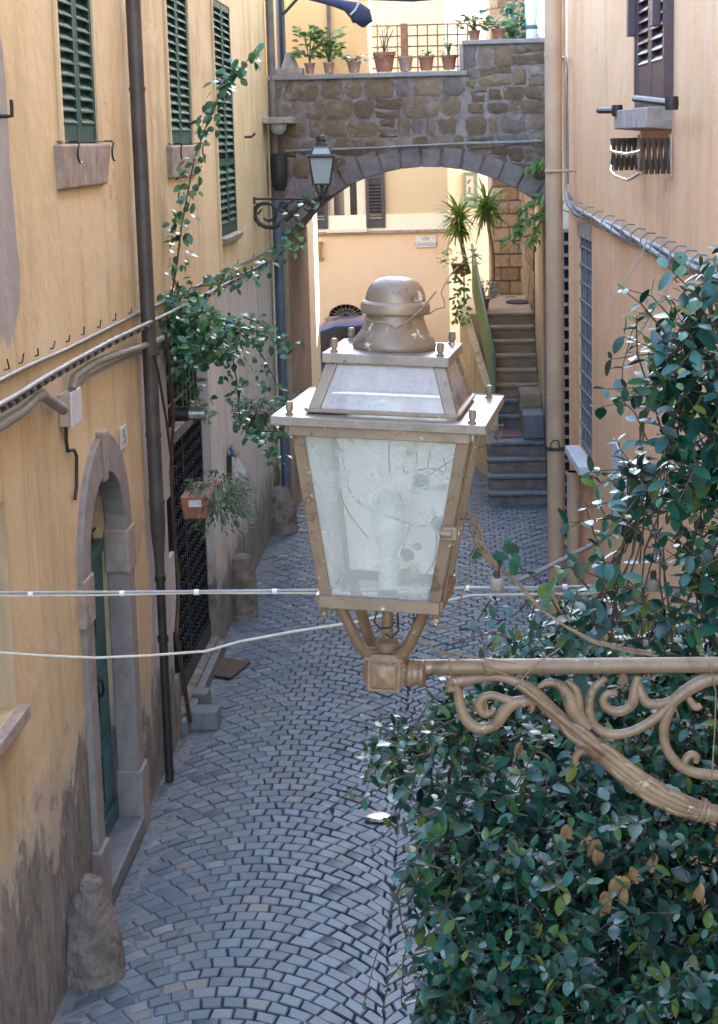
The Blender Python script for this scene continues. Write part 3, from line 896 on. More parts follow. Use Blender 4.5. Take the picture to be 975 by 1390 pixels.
# body: columns of quads between the arch line and the top, plus the jambs
body = []
top = [(XL + .02, TOPL), (XSTEP, TOPL), (XSTEP + .001, TOPR), (1.095, TOPR)]
outer = [(XL + .005, -.1), (XL + .005, TOPL), (XSTEP, TOPL), (XSTEP, TOPR), (1.095, TOPR), (1.095, -.1)]
outline = outer + [(XJ1, -.1), (XJ1, arcz(XJ1))] + poly_low[::-1][1:-1] + [(XJ0, arcz(XJ0)), (XJ0, -.1)]
m.prism(outline, -(YA2 - YA), 0)
m.build('wall', M['mortar'], arch)
m = MB(MA)
m.box((XL + .012, -(YA2 - YA) + .01, -.05), (XJ0 + .012, -.03, arcz(XJ0) - .02)); m.box((XL + .012, -.03, -.05), (XJ0 + .01, .018, arcz(XJ0) - .12))
m.build('jamb', M['plaster_brown'], arch, bevel=.01)
# rubble facing, course by course
m = MB(MA)
def rubble(xa, xb, zs, ztop):
    z = zs
    while z < ztop - .08:
        h = RND.uniform(.13, .25)
        if ztop - z - h < .14: h = ztop - z
        a = xa - RND.uniform(0, .25)
        while a < xb - .03:
            wdt = RND.uniform(.13, .42)
            A0, A1 = max(a, xa), min(a + wdt, xb)
            a += wdt
            if A1 - A0 < .07: continue
            parts = [(z, z + h)]
            if RND.random() < .22: q_ = z + h * RND.uniform(.4, .6); parts = [(z, q_), (q_, z + h)]
            for (p0, p1) in parts:
                gp = RND.uniform(.004, .020)
                x0, x1, z0_, z1_ = A0 + gp, A1 - gp, p0 + gp * .7, p1 - gp * .7
                if min(math.hypot(x - CXA, q - CZA) for x in (x0, (x0 + x1) / 2, x1) for q in (z0_, z1_)) < RA + .06: continue
                cr = min(x1 - x0, z1_ - z0_) * RND.uniform(.10, .28)
                ring = [(x0 + cr, z0_), ((x0 + x1) / 2, z0_), (x1 - cr, z0_), (x1, z0_ + cr), (x1, (z0_ + z1_) / 2), (x1, z1_ - cr), (x1 - cr, z1_), ((x0 + x1) / 2, z1_), (x0 + cr, z1_), (x0, z1_ - cr), (x0, (z0_ + z1_) / 2), (x0, z0_ + cr)]
                ring = [(p + RND.uniform(-.020, .020), q + RND.uniform(-.020, .020)) for p, q in ring]
                k_ = len(ring)
                cx_, cz_ = sum(p for p, q in ring) / k_, sum(q for p, q in ring) / k_
                pr = RND.uniform(.006, .028)
                pts = [(p, -.02, q) for p, q in ring] + [(p, pr * .5, q) for p, q in ring] + [(cx_ + (p - cx_) * .82, pr + RND.uniform(-.010, .006), cz_ + (q - cz_) * .82) for p, q in ring] + [(cx_, pr + RND.uniform(-.008, .012), cz_)]
                fs = [(2 * k_ + i, 2 * k_ + (i + 1) % k_, 3 * k_) for i in range(k_)]
                for L_ in (0, k_):
                    for i in range(k_):
                        j = (i + 1) % k_
                        fs.append((L_ + i, L_ + j, L_ + k_ + j, L_ + k_ + i))
                m.add(pts, fs, RND.random())
        z += h
rubble(XL + .025, XSTEP, 2.7, TOPL - .012)
rubble(XSTEP + .01, 1.085, 2.9, TOPR - .012)
m.build('rubble_facing', M['tufa'], arch, smooth=40)
a0_ = math.atan2(arcz(XJ0) - CZA, XJ0 - CXA); a1_ = math.atan2(arcz(XJ1) - CZA, XJ1 - CXA)
NV = 15
for k in range(NV):
    t0 = a0_ + (a1_ - a0_) * k / NV - .006 * 1; t1 = a0_ + (a1_ - a0_) * (k + 1) / NV + .006
    R1 = RA + RND.uniform(.19, .25)
    inn_, out2 = [], []
    for i in range(4):
        t = t0 + (t1 - t0) * i / 3
        inn_.append((CXA + (RA - .004) * math.cos(t), CZA + (RA - .004) * math.sin(t))); out2.append((CXA + R1 * math.cos(t), CZA + R1 * math.sin(t)))
    m = MB(MA); m.strip(inn_, out2, -.32, RND.uniform(.035, .06)); m.build('voussoir', M['voussoir'], arch, bevel=.012)
m = MB(MA)
m.box((XL + .012, -.42, TOPL), (XSTEP + .03, .06, TOPL + .055)); m.build('coping', M['stone'], arch, bevel=.01)
m = MB(MA)
m.box((XSTEP - .02, -.42, TOPR), (1.09, .06, TOPR + .05)); m.box((XSTEP - .05, -.38, TOPL + .058), (XSTEP - .003, .05, TOPR - .003)); m.build('coping', M['stone'], arch, bevel=.01)
# cable along the face of the arch
m = MB(MA)
m.tube([(Ac(u, v)[0], .075, Ac(u, v)[1]) for u, v in ((388, 205), (440, 203), (500, 201), (560, 198), (620, 195), (680, 193), (735, 191))], .014, 6)
tag(m.build('cable', M['conduit'], smooth=60), 'grey cable strung straight across the rubble face above the arch', 'cable')

# terrace house, yellow, at the left end of the terrace
yh = thing('terrace_house', 'orange yellow house wall rising at the left of the terrace', 'house', (-1.5, 22, 4.6))
xr = at(498, 60, 21.92).x
m = MB(); m.box((XL - 3, 21.92, TOPL - .3), (xr, 23.4, 6.6)); m.build('wall', M['plaster_yellow'], yh)
p = at(447, 60, 21.85)
m = MB(); m.box((p.x - .022, 21.86, TOPL - .1), (p.x + .022, 21.91, 9)); m.build('rain_pipe', M['wood'], yh)

# house at the end of the view
bh = thing('end_house', 'peach house closing the view through the arch, with shuttered window and fanlight', 'house', (-1, YB, 0))
xe = Kc(609, 300)[0]
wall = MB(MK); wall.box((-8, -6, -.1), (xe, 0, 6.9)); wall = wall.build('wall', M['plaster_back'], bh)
wz0 = Kc(480, 308)[1]; wx0, wx1 = Kc(447, 290)[0], Kc(496, 290)[0]
fx0, fx1, fz = Kc(446, 430)[0], Kc(493, 430)[0], Kc(470, 430)[1]
fm = MB(MK)
fr = (fx1 - fx0) / 2; fxm = (fx0 + fx1) / 2
fan = [(fxm + fr * math.cos(PI * i / 16), fz + fr * .72 * math.sin(PI * i / 16)) for i in range(17)]
fm.prism(fan, -.25, .1)
cut(wall, [rect_cut(wx0, wx1, wz0, wz0 + 1.75, .2, MK), fm])
m = MB(MK); m.prism(fan, -.24, -.2); pf = m.build('fanlight', M['dark'], bh)
m = MB(MK)
for k in range(1, 10):
    t = PI * k / 10
    m.tube([(fxm + fr * .25 * math.cos(t), -.06, fz + fr * .2 * math.sin(t)), (fxm + fr * math.cos(t), -.06, fz + fr * .72 * math.sin(t))], .009, 6)
for s_ in (.25, .62):
    m.tube([(fxm + fr * s_ * math.cos(PI * i / 12), -.05, fz + fr * .72 * s_ * math.sin(PI * i / 12)) for i in range(13)], .009, 6)
m.build('fan_bars', M['pipe_grey'], pf)
m = MB(MK); m.box((fx0 - .06, -.05, fz - .06), (fx1 + .06, .05, fz - .002)); m.build('sill', M['stone_sill'], bh, bevel=.006)
m = MB(MK); m.box((wx0 + .003, -.19, wz0 + .003), (wx1 - .003, -.15, wz0 + 1.745)); wg = m.build('window', M['glass_dark'], bh)
m = MB(MK)
wm = (wx0 + wx1) / 2
for (x0, x1) in ((wx0 + .005, wx0 + .08), (wm - .05, wm + .05), (wx1 - .14, wx1 - .005)): m.box((x0, -.15, wz0 + .006), (x1, -.08, wz0 + 1.74))
m.box((wx0 + .005, -.145, wz0 + .006), (wx1 - .005, -.085, wz0 + .09)); m.build('window_frame', M['cream_paint'], wg, bevel=.004)
for (x0, x1) in ((wx0 - .46, wx0 - .02), (wx1 + .015, wx1 + .34)):
    shutter(x0, x1, wz0 - .02, wz0 + 1.73, MK, .06, M['shutter_far'], bh, slat=.055, rail=.06, bot=.12, mid=wz0 + .80)
m = MB(MK); m.box((wx0 - .05, -.02, wz0 - .09), (wx1 + .03, .10, wz0 - .025)); m.build('sill', M['cream_paint'], bh, bevel=.006)
bz = Kc(500, 314)[1]
m = MB(MK); m.box((-8, -.02, bz), (xe, .035, bz + .28)); m.build('string_course', M['plaster_cream'], bh)
m = MB(MK); m.box((-8, .036, bz - .03), (xe, .07, bz + .012)); m.build('ledge', M['stone_sill'], bh)
m = MB(MK); q = Kc(434, 340); m.box((q[0] - .025, .0, q[1] - .14), (q[0] + .025, .05, q[1] + .14)); m.box((q[0] - .06, .0, q[1] + .12), (q[0] + .07, .045, q[1] + .15)); m.box((q[0] - .06, 0, q[1] - .15), (q[0] + .07, .045, q[1] - .12)); m.box((q[0] - .16, .0, q[1] - .015), (q[0] - .02, .04, q[1] + .015))
m.build('wall_tie', M['gold'], bh)

# pale neighbour further back with a framed panel
nb = thing('pale_house', 'pale sunlit house further back between the peach house and the stone house', 'house', (1.2, 35.5, 0))
x0n = at(606, 200, 35.5).x
m = MB(); m.box((x0n - 5, 35.5, -.1), (4, 39, at(640, 24, 35.5).z)); m.build('wall', M['plaster_cream'], nb)
# ashlar house beside the stairs
ah = thing('stone_house', 'house of squared brown tufa blocks beside the top of the stairs', 'house', (1.2, 26.2, 0))
XA = 1.10; YF = 28.18
xl = at(668, 300, YF).x
m = MB(); m.box((XA, 23.97, -.1), (6, 26.0, 10.4)); m.box((XA + .002, 26.003, -.1), (6, YF + 3, 6.7)); m.box((xl, YF, -.1), (XA - .002, YF + 3, 6.7)); m.build('wall', M['plaster_brown'], ah)  # taller near section added to block sun from the left wall
m = MB()
z = .2; odd = 0
while z < 6.3:
    h = .205
    a = xl - (.13 if odd else 0)
    while a < XA - .02:
        A0, A1 = max(a, xl + .004), min(a + .27, XA - .005)
        if A1 - A0 > .05:
            m.box((A0 + .006, YF - .035 - RND.uniform(0, .015), z + .012), (A1 - .006, YF + .02, z + h - .01), RND.random())
        a += .27
    y = 24.16 - (.25 if odd else 0)
    while y < YF - .06:
        y0, y1 = max(y, 24.16), min(y + .4, YF - .05)
        if y1 - y0 > .08:
            m.box((XA - .03 - RND.uniform(0, .015), y0 + .007, z + .012), (XA + .02, y1 - .007, z + h - .01), RND.random() * .6)  # side-face blocks limited to darker tones, shade put into their colour
        y += .4
    z += h; odd ^= 1
m.build('block_facing', M['ashlar'], ah, bevel=.012)

# ================================================================== STAIRS
st = thing('stone_stairs', 'narrow stone stairs climbing to the right beneath the arch', 'stairs', (.75, 20.9, 0))
SX0, SX1 = .38, 1.075
def step_box(y0, y1, z0, z1, x0, x1, tread, riser):
    m = MB(); m.box((x0, y0 + .03, z0), (x1, y1, z1 - .053)); m.build('riser', riser, st, bevel=.008)
    m = MB(); m.box((x0 - .015, y0 + RND.uniform(-.008, .008), z1 - .05), (x1, y1, z1)); return m.build('tread', tread, st, bevel=.018)
for k in range(4):
    y0 = 20.76 + .232 * k
    step_box(y0, 22.54 if k == 3 else y0 + .27, -.05 if k == 0 else .16 * k - .05, .16 * (k + 1), SX0, SX1, M['stone_blue'], M['stone_dark'])
X2 = .46
for k in range(8):
    y0 = 22.54 + .255 * k
    z1 = .64 + .16 * (k + 1)
    last = k == 7
    step_box(y0, 27.0 if last else y0 + .29, z1 - .22, z1, X2, SX1, M['stone_step'] if k > 1 else M['stone_blue'], M['stone_step'] if k > 1 else M['stone_dark'])
m = MB(); q0 = at(708, 560, 22.07)
m.box((q0.x, 21.61, .645), (SX1, 22.27, .94)); m.build('side_block', M['stone_blue'], st, bevel=.02)
m = MB(); m.box((at(705, 540, 22.46).x, 22.30, .645), (SX1, 22.96, 1.10)); m.build('side_block', M['stone_step'], st, bevel=.02)
# stair wall on the outer side (slanting back to the left)
sw = MB()
xa, ya = X2 - .02, 22.31
xb, yb = at(625, 430, 24.4).x, 24.4
ztop = lambda y: .95 + (y - 28.9) * .40
def slab(xa, ya, xb, yb, za0, zb0, za1, zb1, t):
    return [(xa, ya, za0), (xb, yb, zb0), (xb + t, yb, zb0), (xa + t, ya, za0)], [(xa, ya, za1), (xb, yb, zb1), (xb + t, yb, zb1), (xa + t, ya, za1)]
b_, t_ = slab(xa, ya, xb, yb, -.05, -.05, .93, 2.02, .10)
sw.hexa(b_, t_)
sw.build('side_wall', M['plaster_stair'], st, bevel=.012)
m = MB(); m.hexa([(xb, yb + .003, -.05), (X2 + .2, yb + .003, -.05), (X2 + .2, 27, -.05), (xb, 27, -.05)], [(xb, yb + .003, 1.91), (X2 + .2, yb + .003, 1.91), (X2 + .2, 27, 1.91), (xb, 27, 1.91)])
m.build('landing_base', M['plaster_stair'], st)
# right-hand rough wall of the stairs
m = MB(); m.box((1.078, 21.77, -.05), (1.098, 23.92, 3.5)); m.build('side_wall', M['plaster_stair'], st)
# railing with green mesh
rl = thing('railing', 'green mesh railing slanting down along the outer side of the stairs', 'railing', (.4, 23.2, 1.2))
xrl = at(641, 362, 24.35).x - .05
pts = [(xa + .05, 22.37, 1.62), (xrl + .05, yb - .05, 2.84)]
m = MB(); m.tube([(pts[0][0], pts[0][1], 1.0), pts[0], pts[1]], .02, 8); m.build('handrail', M['green_rail'], rl, smooth=50)
m = MB()
m.hexa([(xa + .045, 22.39, 1.0), (xrl + .045, yb - .06, 2.20), (xrl + .055, yb - .06, 2.20), (xa + .055, 22.39, 1.0)],
       [(xa + .045, 22.39, 1.59), (xrl + .045, yb - .06, 2.81), (xrl + .055, yb - .06, 2.81), (xa + .055, 22.39, 1.59)])
m.build('mesh_panel', M['green_mesh'], rl)
m = MB()
for k in range(12):
    x = xb + .06; y = yb + .02 + k * .10
    m.tube([(x, y, 1.9), (x, y, 2.78)], .009, 6)
m.tube([(xb + .06, yb - .05, 2.80), (xb + .06, yb + 1.5, 2.80)], .014, 6)
m.build('baluster_row', M['green_rail'], rl)

# ================================================================== STREET LANTERNS
def rot2(p, a): return p
def lantern(root, frame_mat, top_mat, pane_f, pane_b, near):
    """four sided tapering lantern on a cradle; local coordinates, z = 0 at the middle of the cast box"""
    B0, B1 = .107, .1575
    Z0, Z1 = .152, .480
    def quad(bm, h0, h1, z0, z1): return [(-h0, -h0, z0), (h0, -h0, z0), (h0, h0, z0), (-h0, h0, z0)], [(-h1, -h1, z1), (h1, -h1, z1), (h1, h1, z1), (-h1, h1, z1)]
    # cast knuckle with pyramid faces and the socket of the arm
    m = MB()
    s = .031
    m.box((-s, -s, -.032), (s, s, .032))
    for ax in range(3):
        for sg in (-1, 1):
            if ax == 2: continue
            def P(a, b, d):
                v = [0, 0, 0]; v[ax] = sg * d; v[(ax + 1) % 3] = a; v[(ax + 2) % 3] = b; return tuple(v)
            q = .026
            m.add([P(-q, -q, s), P(q, -q, s), P(q, q, s), P(-q, q, s), P(-q * .82, -q * .82, s + .006), P(q * .82, -q * .82, s + .006), P(q * .82, q * .82, s + .006), P(-q * .82, q * .82, s + .006), P(0, 0, s + .017)],
                  [(0, 1, 5, 4), (1, 2, 6, 5), (2, 3, 7, 6), (3, 0, 4, 7), (4, 5, 8), (5, 6, 8), (6, 7, 8), (7, 4, 8)])
    m.lathe([(.021, .030), (.021, .040), (.026, .042), (.026, .050), (.022, .052), (.022, .062), (.026, .064), (.026, .072), (.016, .074)], (0, 0, 0), 20, 'X')
    m.build('knuckle', M['lamp_cast'] if near else frame_mat, root, smooth=35, bevel=.0025 if near else 0, local=True)
    # cradle: four flat arms rising from a collar, and the stem
    m = MB()
    for sx in (-1, 1):
        for sy in (-1, 1):
            path = [(sx * .018, sy * .018, .036), (sx * .036, sy * .036, .046), (sx * .046, sy * .046, .062), (sx * .068, sy * .068, .118), (sx * .082, sy * .082, .150)]
            for i in range(len(path) - 1):
                a, b = Vector(path[i]), Vector(path[i + 1])
            d = Vector((sx, -sy, 0)).normalized()
            m.tube(path, .0105, 8)
    m.box((-.036, -.036, .030), (.036, .036, .042))
    m.build('cradle', M['lamp_cast'] if near else frame_mat, root, smooth=45, local=True)
    m = MB(); m.lathe([(.022, .040), (.022, .058), (.018, .062), (.011, .066), (.011, .116), (.020, .124), (.020, .150)], (0, 0, 0), 18)
    m.build('stem', M['lamp_cast'] if near else frame_mat, root, smooth=40, local=True)
    # cage: corner posts, bottom and top rails
    m = MB()
    pw = .021
    for sx in (-1, 1):
        for sy in (-1, 1):
            def c(h, z): return [(sx * h, sy * h, z), (sx * (h - pw), sy * h, z), (sx * (h - pw), sy * (h - pw * .6), z), (sx * h, sy * (h - pw * .6), z)]
            m.hexa(c(B0, Z0), c(B1, Z1))
    for (h, z0, z1, ww) in ((B0 + .002, Z0 - .006, Z0 + .016, .018), (B1 + .001, Z1 - .014, Z1 + .006, .02)):
        for sg in (-1, 1):
            m.box((-h, sg * h - ww / 2 if sg < 0 else h - ww / 2, z0), (h, sg * h + ww / 2 - .004, z1))
            m.box((sg * h - ww / 2, -h + .003, z0 + .001), (sg * h + ww / 2 - .004, h - .003, z1 - .001))
    if near:
        for sx in (-1, 1):
            for sy in (-1, 1): m.lathe([(.006, Z0 - .028), (.0075, Z0 - .02), (.0055, Z0 - .018), (.009, Z0 - .006)], (sx * (B0 - .006), sy * (B0 - .006), 0), 10)
        hx = (B0 + B1) / 2 + .003
        m.box((hx - .022, -hx - .012, .290), (hx + .004, -hx + .004, .314)); m.tube([(hx - .026, -hx - .012, .302), (hx - .004, -hx - .014, .302)], .007, 8)
        m.tube([(B0 + .003, -B0 + .024, Z0), (B1 + .003, -B1 + .028, Z1)], .0035, 6)
    m.build('cage_frame', frame_mat, root, bevel=.002 if near else 0, seg=1, local=True)
    # panes
    zi0, zi1 = Z0 + .014, Z1 - .012
    def hb(z): return B0 + (B1 - B0) * (z - Z0) / (Z1 - Z0) - .0085
    for k in range(4):
        a0, a1 = hb(zi0), hb(zi1)
        e0, e1 = a0 - .008, a1 - .008
        pts = [(-e0, -a0, zi0), (e0, -a0, zi0), (e1, -a1, zi1), (-e1, -a1, zi1)]
        R_ = Matrix.Rotation(PI / 2 * k, 3, 'Z')
        m = MB()
        p = [R_ @ Vector(x) for x in pts]; inw = R_ @ Vector((0, .003, 0))
        m.hexa(p, [x + inw for x in p])
        m.build('glass_pane', pane_f if k == 0 else pane_b, root, local=True)
    # plates and glazed roof
    m = MB()
    m.box((-.184, -.184, .491), (.184, .184, .5005))
    if near:
        m.box((-.187, -.187, .486), (.187, -.183, .502)); m.box((.183, -.183, .486), (.187, .183, .502)); m.box((-.187, -.183, .486), (-.183, .183, .502)); m.box((-.183, .183, .486), (.183, .187, .502))
    m.build('eaves_plate', top_mat, root, bevel=.0015 if near else 0, local=True)
    R0_, R1_, ZA_, ZB_ = .133, .106, .5045, .588
    m = MB()
    for sx in (-1, 1):
        for sy in (-1, 1):
            def c(h, z): return [(sx * h, sy * h, z), (sx * (h - .022), sy * h, z), (sx * (h - .022), sy * (h - .022), z), (sx * h, sy * (h - .022), z)]
            m.hexa(c(R0_, ZA_), c(R1_, ZB_))
    for sg in (-1, 1):
        m.box((-R0_ - .001, sg * R0_ - .006, ZA_ - .001), (R0_ + .001, sg * R0_ + .004, ZA_ + .006)); m.box((sg * R0_ - .006, -R0_ + .005, ZA_ - .0005), (sg * R0_ + .004, R0_ - .005, ZA_ + .0055))
    m.build('roof_frame', frame_mat, root, bevel=.0015 if near else 0, seg=1, local=True)
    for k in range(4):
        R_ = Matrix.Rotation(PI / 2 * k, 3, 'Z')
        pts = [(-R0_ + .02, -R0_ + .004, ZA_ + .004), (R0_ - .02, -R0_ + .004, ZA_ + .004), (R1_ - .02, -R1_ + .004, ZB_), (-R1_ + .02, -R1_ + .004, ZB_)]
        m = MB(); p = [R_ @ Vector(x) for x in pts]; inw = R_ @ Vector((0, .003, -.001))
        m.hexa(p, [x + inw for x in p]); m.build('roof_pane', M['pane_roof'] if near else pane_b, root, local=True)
    m = MB()
    m.box((-.112, -.112, .588), (.112, .112, .606))
    m.build('cap_plate', top_mat, root, bevel=.002 if near else 0, local=True)
    m = MB()
    m.lathe([(.074, .6065), (.0755, .610), (.0748, .617), (.0722, .621), (.0712, .624), (.0655, .631), (.0600, .640), (.0555, .650), (.0520, .661), (.0505, .674)], (0, 0, 0), 40)
    m.build('vent_bell', frame_mat, root, smooth=30, local=True)
    m = MB()
    m.lathe([(.049, .668), (.0595, .6685), (.0620, .672), (.0625, .680), (.0612, .687), (.0580, .6905), (.0545, .692), (.0540, .696), (.0520, .706), (.0475, .716), (.0400, .7245), (.030, .730), (.017, .7330), (.004, .7335)], (0, 0, 0), 40)
    m.build('vent_dome', frame_mat, root, smooth=30, local=True)
    if near:
        for (h, z) in ((.160, .5005), (.094, .606)):
            for sx in (-1, 1):
                for sy in (-1, 1):
                    m = MB(); m.lathe([(.0075, z), (.0075, z + .003), (.0048, z + .0035), (.0048, z + .007), (.0066, z + .008), (.0066, z + .021), (.0045, z + .0235)], (sx * h, sy * h * .96, 0), 12)
                    m.build('thumb_nut', frame_mat, root, smooth=35, local=True)
    m = MB(); m.lathe([(.018, Z0 + .01), (.018, Z0 + .05), (.013, Z0 + .055), (.014, Z0 + .07), (.026, Z0 + .10), (.031, Z0 + .135), (.029, Z0 + .165), (.018, Z0 + .185), (.004, Z0 + .19)], (0, 0, 0), 20)
    m.build('bulb', M['bulb'], root, smooth=50, local=True)

YLAMP = 3.24
kb = at(524.5, 911, YLAMP)
lamp = thing('street_lantern', 'large taupe glazed street lantern with dusty panes on a scrolled iron bracket, nearest in view', 'street lamp', kb, None, (0, math.radians(2.7), math.radians(-6.5)))
lantern(lamp, M['lamp_paint'], M['lamp_top'], M['pane_front'], M['pane_back'], True)
# bracket of the near lantern (a part of the lantern, but carried by the wall, so drawn in the wall's plane)
brk = bpy.data.objects.new('bracket', None); C.objects.link(brk); brk.parent = lamp
brk.rotation_euler = Matrix.Rotation(math.radians(2.4), 3, 'Y').to_4x4().to_euler()
_lm = (Matrix.Translation(kb) @ lamp.rotation_euler.to_matrix().to_4x4()).inverted()
brk.matrix_parent_inverse = Matrix.Identity(4)
def P6(x, y):                                   # crop pixel -> point in the plane of the bracket
    q = at(580 + x / 2.468, 880 + y / 2.468, YLAMP)
    return Vector(q)
bpy.data.objects.remove(brk)
def bracket_part(name, pieces, rad_fn=None):
    m = MB()
    for kind_, path, rad in pieces:
        P = [P6(*p) + (Vector((0, -.013, 0)) if kind_ in ('ridge', 'lobe', 'vein') else Vector()) for p in path]
        # smooth the path
        Q = []; Rr = []
        rads = rad if isinstance(rad, list) else [rad] * len(P)
        for i in range(len(P) - 1):
            p0, p1, p2, p3 = P[max(i - 1, 0)], P[i], P[i + 1], P[min(i + 2, len(P) - 1)]
            for k in range(5):
                t = k / 5
                Q.append(0.5 * ((2 * p1) + (-p0 + p2) * t + (2 * p0 - 5 * p1 + 4 * p2 - p3) * t * t + (-p0 + 3 * p1 - 3 * p2 + p3) * t ** 3))
                Rr.append(rads[i] + (rads[i + 1] - rads[i]) * t)
        Q.append(P[-1]); Rr.append(rads[-1])
        s = YLAMP / F / 2.468
        m.tube(Q, [max(.0012, x * s) for x in Rr], 12, flat=((0, 1, 0), .026, 0.85))
    m.v = [_lm @ p for p in m.v]
    return m.build(name, M['lamp_cast'], lamp, smooth=60, local=True)
def bar(u0, v0, u1, v1, r, y=YLAMP):
    a, b = at(u0, v0, y), at(u1, v1, y)
    m = MB(); m.tube([a, b], r, 20)
    return m, a, b
m, a, b = bar(560, 906, 1222, 900, .0148)
m.tube([at(660, 905.5, YLAMP), at(669, 905.5, YLAMP)], .0172, 20); m.tube([at(1000, 903, YLAMP), at(1010, 903, YLAMP)], .0172, 20)
m.v = [_lm @ p for p in m.v]
m.build('arm_tube', M['lamp_cast'], lamp, smooth=40, local=True)
bracket_part('scroll', [
    ('main', [(62, 128), (84, 112), (130, 106), (190, 98), (250, 98), (310, 118), (365, 158), (430, 222), (505, 290), (590, 352), (680, 428), (765, 484), (850, 524), (930, 548), (1010, 556), (1200, 560), (1575, 560)],
     [8, 20, 24, 15, 15, 20, 26, 27, 31, 38, 42, 44, 42, 36, 30, 28, 28]),
    ('ridge', [(300, 112), (430, 214), (590, 340), (765, 472), (920, 540)], [6, 12, 16, 18, 10])] + [('lobe', [(x, y), (x + 34, y + 34 * sl - 16), (x + 74, y + 74 * sl - 15), (x + 118, y + 118 * sl - 2)], [3, 11, 12, 4]) for x, y, sl in ((470, 246, .72), (560, 312, .74), (640, 376, .74), (715, 432, .66), (790, 480, .5))] + [('lobe', [(x, y), (x + 30, y + 30 * sl + 18), (x + 70, y + 70 * sl + 17), (x + 112, y + 112 * sl + 4)], [3, 10, 12, 4]) for x, y, sl in ((440, 240, .74), (600, 372, .74), (690, 446, .66), (770, 494, .48))] + [('vein', [(860, 512), (900, 526), (925, 534)], [4, 8, 5]), ('vein', [(850, 536), (890, 552), (920, 560)], [4, 8, 5]),
    ('vein', [(330, 118), (400, 178), (470, 238)], [3, 6, 3])])
bracket_part('scroll', [
    ('curl', [(92, 118), (104, 150), (110, 190), (128, 235), (160, 264), (198, 268), (232, 250), (256, 215), (286, 186), (330, 178), (352, 190), (350, 212)], [16, 17, 18, 20, 21, 21, 22, 23, 24, 20, 12, 6]),
    ('curl_in', [(280, 178), (246, 166), (210, 158), (180, 172), (176, 202), (192, 220), (216, 216), (222, 200)], [18, 15, 15, 15, 15, 15, 14, 9]),
    ('nose', [(84, 140), (74, 118), (74, 96)], [18, 12, 8])])
bracket_part('scroll', [
    ('leaf', [(372, 132), (400, 116), (440, 122), (472, 160), (496, 215), (540, 270)], [7, 14, 18, 24, 30, 26]),
    ('leaf2', [(470, 110), (500, 140), (510, 190), (520, 240)], [8, 14, 16, 14]),
    ('sweep', [(600, 100), (565, 128), (546, 170), (545, 220), (566, 264), (612, 288), (668, 284), (722, 262), (772, 228), (812, 190), (856, 152), (914, 116), (975, 100), (1060, 92), (1180, 100)], [10, 15, 16, 17, 18, 18, 17, 17, 18, 20, 24, 24, 23, 20, 14])])
bracket_part('scroll', [
    ('curl', [(706, 96), (694, 140), (688, 182), (660, 208), (622, 210), (594, 190), (592, 164), (612, 150), (634, 156)], [14, 17, 20, 18, 17, 15, 14, 12, 8]),
    ('leaf', [(706, 110), (716, 150), (740, 184), (790, 186), (830, 168)], [8, 16, 18, 18, 14]),
    ('drop', [(868, 150), (884, 180), (902, 198), (918, 190)], [10, 13, 14, 9])])
bracket_part('scroll', [
    ('down', [(822, 190), (800, 235), (792, 285), (802, 335), (830, 378), (872, 408), (930, 422), (1010, 424), (1080, 400)], [20, 19, 17, 17, 18, 19, 20, 18, 12]),
    ('eye', [(860, 402), (866, 372), (884, 356), (902, 364), (900, 384)], [12, 14, 15, 14, 10])])
bracket_part('leaf_spur', [('spur', [(600, 356), (556, 340), (520, 344), (500, 362), (496, 382), (504, 392)], [26, 22, 16, 13, 11, 7])])
bracket_part('collar', [('c', [(912, 540), (922, 544)], [46, 46]), ('c', [(930, 548), (938, 550)], [42, 42])])

# second lantern on the left wall
la, lc = Lc(345, 300)
Y2 = la
k2 = at(437, 268, Y2)
lamp2 = thing('street_lantern', 'smaller dark street lantern on a scrolled bracket fixed to the left wall near the arch', 'street lamp', k2, None, (0, math.radians(1.0), math.radians(4)))
lantern(lamp2, M['iron_grey'], M['pipe_grey'], M['pane_far'], M['pane_far'], False)
lamp2.scale = (.86, .86, .86)
_l2 = (Matrix.Translation(k2) @ lamp2.rotation_euler.to_matrix().to_4x4() @ Matrix.Scale(.86, 4)).inverted()
def q2(x, y):                                   # crop (330,160)-(480,320), 6.5x
    return Vector(at(330 + x / 6.5, 160 + y / 6.5, Y2))
def part2(name, pieces):
    m = MB()
    s = Y2 / F / 6.5
    for path, rad in pieces:
        P = [q2(*p) for p in path]; Q = []; Rr = []
        rads = rad if isinstance(rad, list) else [rad] * len(P)
        for i in range(len(P) - 1):
            p0, p1, p2, p3 = P[max(i - 1, 0)], P[i], P[i + 1], P[min(i + 2, len(P) - 1)]
            for k in range(4):
                t = k / 4
                Q.append(0.5 * ((2 * p1) + (-p0 + p2) * t + (2 * p0 - 5 * p1 + 4 * p2 - p3) * t * t + (-p0 + 3 * p1 - 3 * p2 + p3) * t ** 3)); Rr.append(rads[i] + (rads[i + 1] - rads[i]) * t)
        Q.append(P[-1]); Rr.append(rads[-1])
        m.tube(Q, [x * s * 1.35 for x in Rr], 8, flat=((0, 1, 0), .02, .9))
    m.v = [_l2 @ p for p in m.v]
    return m.build(name, M['iron_grey'], lamp2, smooth=60, local=True)
part2('arm', [([(88, 716), (400, 714), (700, 722)], 7), ([(100, 700), (98, 760)], 9)])
